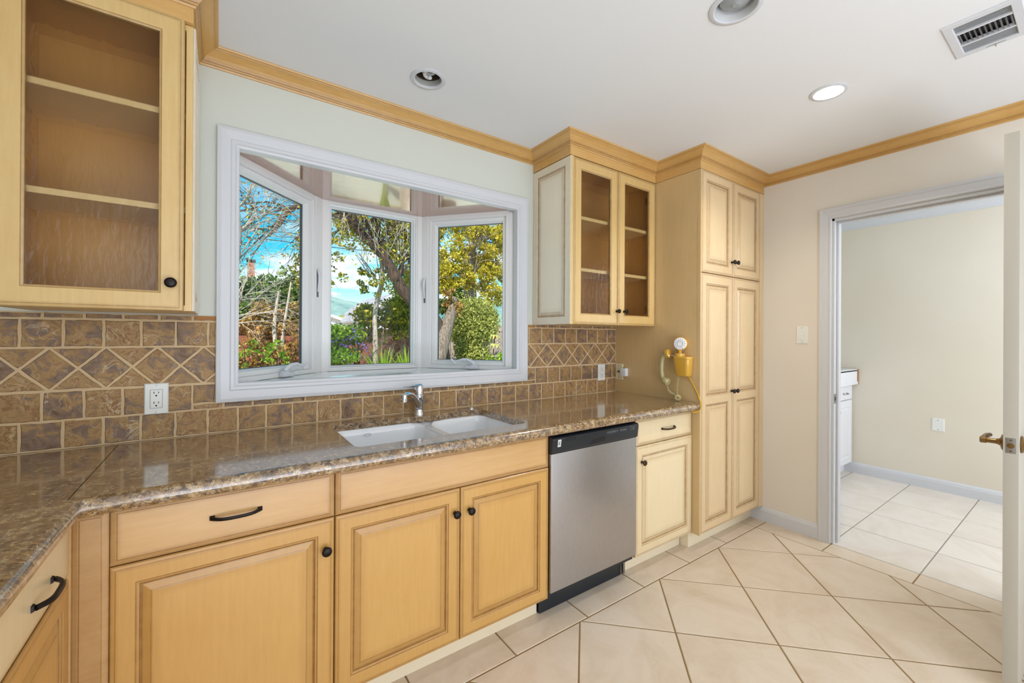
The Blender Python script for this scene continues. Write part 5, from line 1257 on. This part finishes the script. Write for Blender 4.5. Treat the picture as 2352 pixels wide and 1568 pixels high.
# houses beyond
def gable_house(name, x0, x1, y0, y1, ze, zr, lab, ridge='y', rm=None):
    t = thing(name, ((x0+x1)/2, (y0+y1)/2, 0), lab, 'house'); mb = MB(); mb.box(x0, x1, y0, y1, 0, ze); xm = (x0+x1)/2
    mb.poly([(x0, y0, ze), (x1, y0, ze), (xm, y0, zr-.1)]); mb.poly([(x0, y1, ze), (x1, y1, ze), (xm, y1, zr-.1)]); mb.build('walls', house_w, t)
    mb = MB(); e = .35
    for s, xa in ((-1, x0), (1, x1)):
        dx = e*s; sl = (zr-ze)/(abs(xm-xa)); A4 = [(xa+dx, y0-e, ze-sl*e), (xm, y0-e, zr), (xm, y1+e, zr), (xa+dx, y1+e, ze-sl*e)]
        lo_ = [mb.vert(p_) for p_ in A4]; hi = [mb.vert((p_[0], p_[1], p_[2]+.12)) for p_ in A4]; mb.face(lo_[::-1]); mb.face(hi)
        for i in range(4): mb.face((lo_[i], lo_[(i+1) % 4], hi[(i+1) % 4], hi[i]))
    rf = mb.build('roof', rm or roof_m, t)
    mb = MB()
    for s, xa in ((-1, x0), (1, x1)):
        sl = (zr-ze)/(abs(xm-xa)); a0_ = Vector((xa+e*s, y0-e-.04, ze-sl*e)); b0_ = Vector((xm, y0-e-.04, zr)); i = [mb.vert(p_) for p_ in (a0_-Z*.12, b0_-Z*.12, b0_+Z*.16, a0_+Z*.16)]; mb.face(i); i2 = [mb.vert(p_+Y*.05) for p_ in (a0_-Z*.12, b0_-Z*.12, b0_+Z*.16, a0_+Z*.16)]; mb.face(i2)
        for k in range(4): mb.face((i[k], i[(k+1) % 4], i2[(k+1) % 4], i2[k]))
    mb.build('barge_board', white_paint, rf); return t
gable_house('gabled_house', 9.6, 12.4, 30, 38, 3.35, 4.45, 'white gabled house behind the garden trees, seen in the centre pane')
gable_house('gabled_house', 8.25, 9.15, 28, 33, 2.75, 3.42, 'small white gable left of the bigger gabled house')
gable_house('low_house', 5.0, 9.7, 39, 46, 2.6, 3.4, 'low white house at the left edge of the centre pane')
t = gable_house('chimney_house', -2.2, 2.6, 15.5, 21, 2.2, 3.3, 'house with brick chimney seen between bare twigs in the left pane')
mb = MB(); mb.box(.81, 1.03, 15.8, 16.1, 2.6, 3.93); mb.build('chimney', brick_m, t); mb = MB(); mb.box(.85, .99, 15.85, 16.05, 3.93, 3.98); mb.box(.78, 1.06, 15.78, 16.12, 3.98, 4.05); mb.build('chimney_cap', black_w, t)
# hills
def hill(name, xa, xb, y_, prof_, mat, depth):
    mb = MB(); nx_, ny_ = 60, 10; g = []
    for i in range(nx_+1):
        x_ = xa+(xb-xa)*i/nx_; h = prof_(i/nx_); g.append([mb.vert((x_, y_+depth*j/ny_, max(-1, h*math.sin(PI/2*min(1, j/ny_*1.15))+(2 if j else 0)*noise.noise(Vector((x_*.03, j, 0)))))) for j in range(ny_+1)])
    for i in range(nx_):
        for j in range(ny_): mb.face((g[i][j], g[i+1][j], g[i+1][j+1], g[i][j+1]), 0, True)
    return struct(mb.build(name, mat, fix=False))
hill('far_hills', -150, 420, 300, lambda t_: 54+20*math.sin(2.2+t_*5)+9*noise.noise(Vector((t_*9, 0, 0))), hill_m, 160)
hill('near_hill', 8, 90, 90, lambda t_: 7*math.exp(-((t_-.30)/.12)**2)+1, hill_n, 40)
# overhead wires
for k, (z0_, z1_) in enumerate(((7.30, 8.50), (6.83, 7.90))):
    mb = MB(); mb.tube([(-6+26*q/20, 23.2+9*q/20+.0, z0_-.35+(z1_-z0_)*1.9*q/20-.6*math.sin(PI*q/20)*.5) for q in range(21)], .022, 6)
    tag(mb.build('overhead_wire', black_w), ['upper dark overhead wire crossing the sky in the left pane', 'lower dark overhead wire crossing the sky in the left pane'][k], 'wire')

# repeats share a group phrase
GR = {'base_cabinet': 'base cabinets under the countertops', 'wall_cabinet': 'glass-door wall cabinets', 'plank_fence': 'plank fences around the garden', 'overhead_wire': 'overhead wires', 'rust_shrub': 'rust-brown shrubs in the left pane',
      'yellow_green_shrub': 'yellow-green shrubs in the centre pane', 'strap_leaf_plant': 'strap-leaf clumps', 'young_plant': 'young lime-green plants', 'gabled_house': 'white gabled houses', 'countertop': 'granite countertops'}
for o_ in COL.objects:
    k_ = o_.name.split('.')[0]
    if o_.parent is None and k_ in GR and 'label' in o_: o_['group'] = GR[k_]
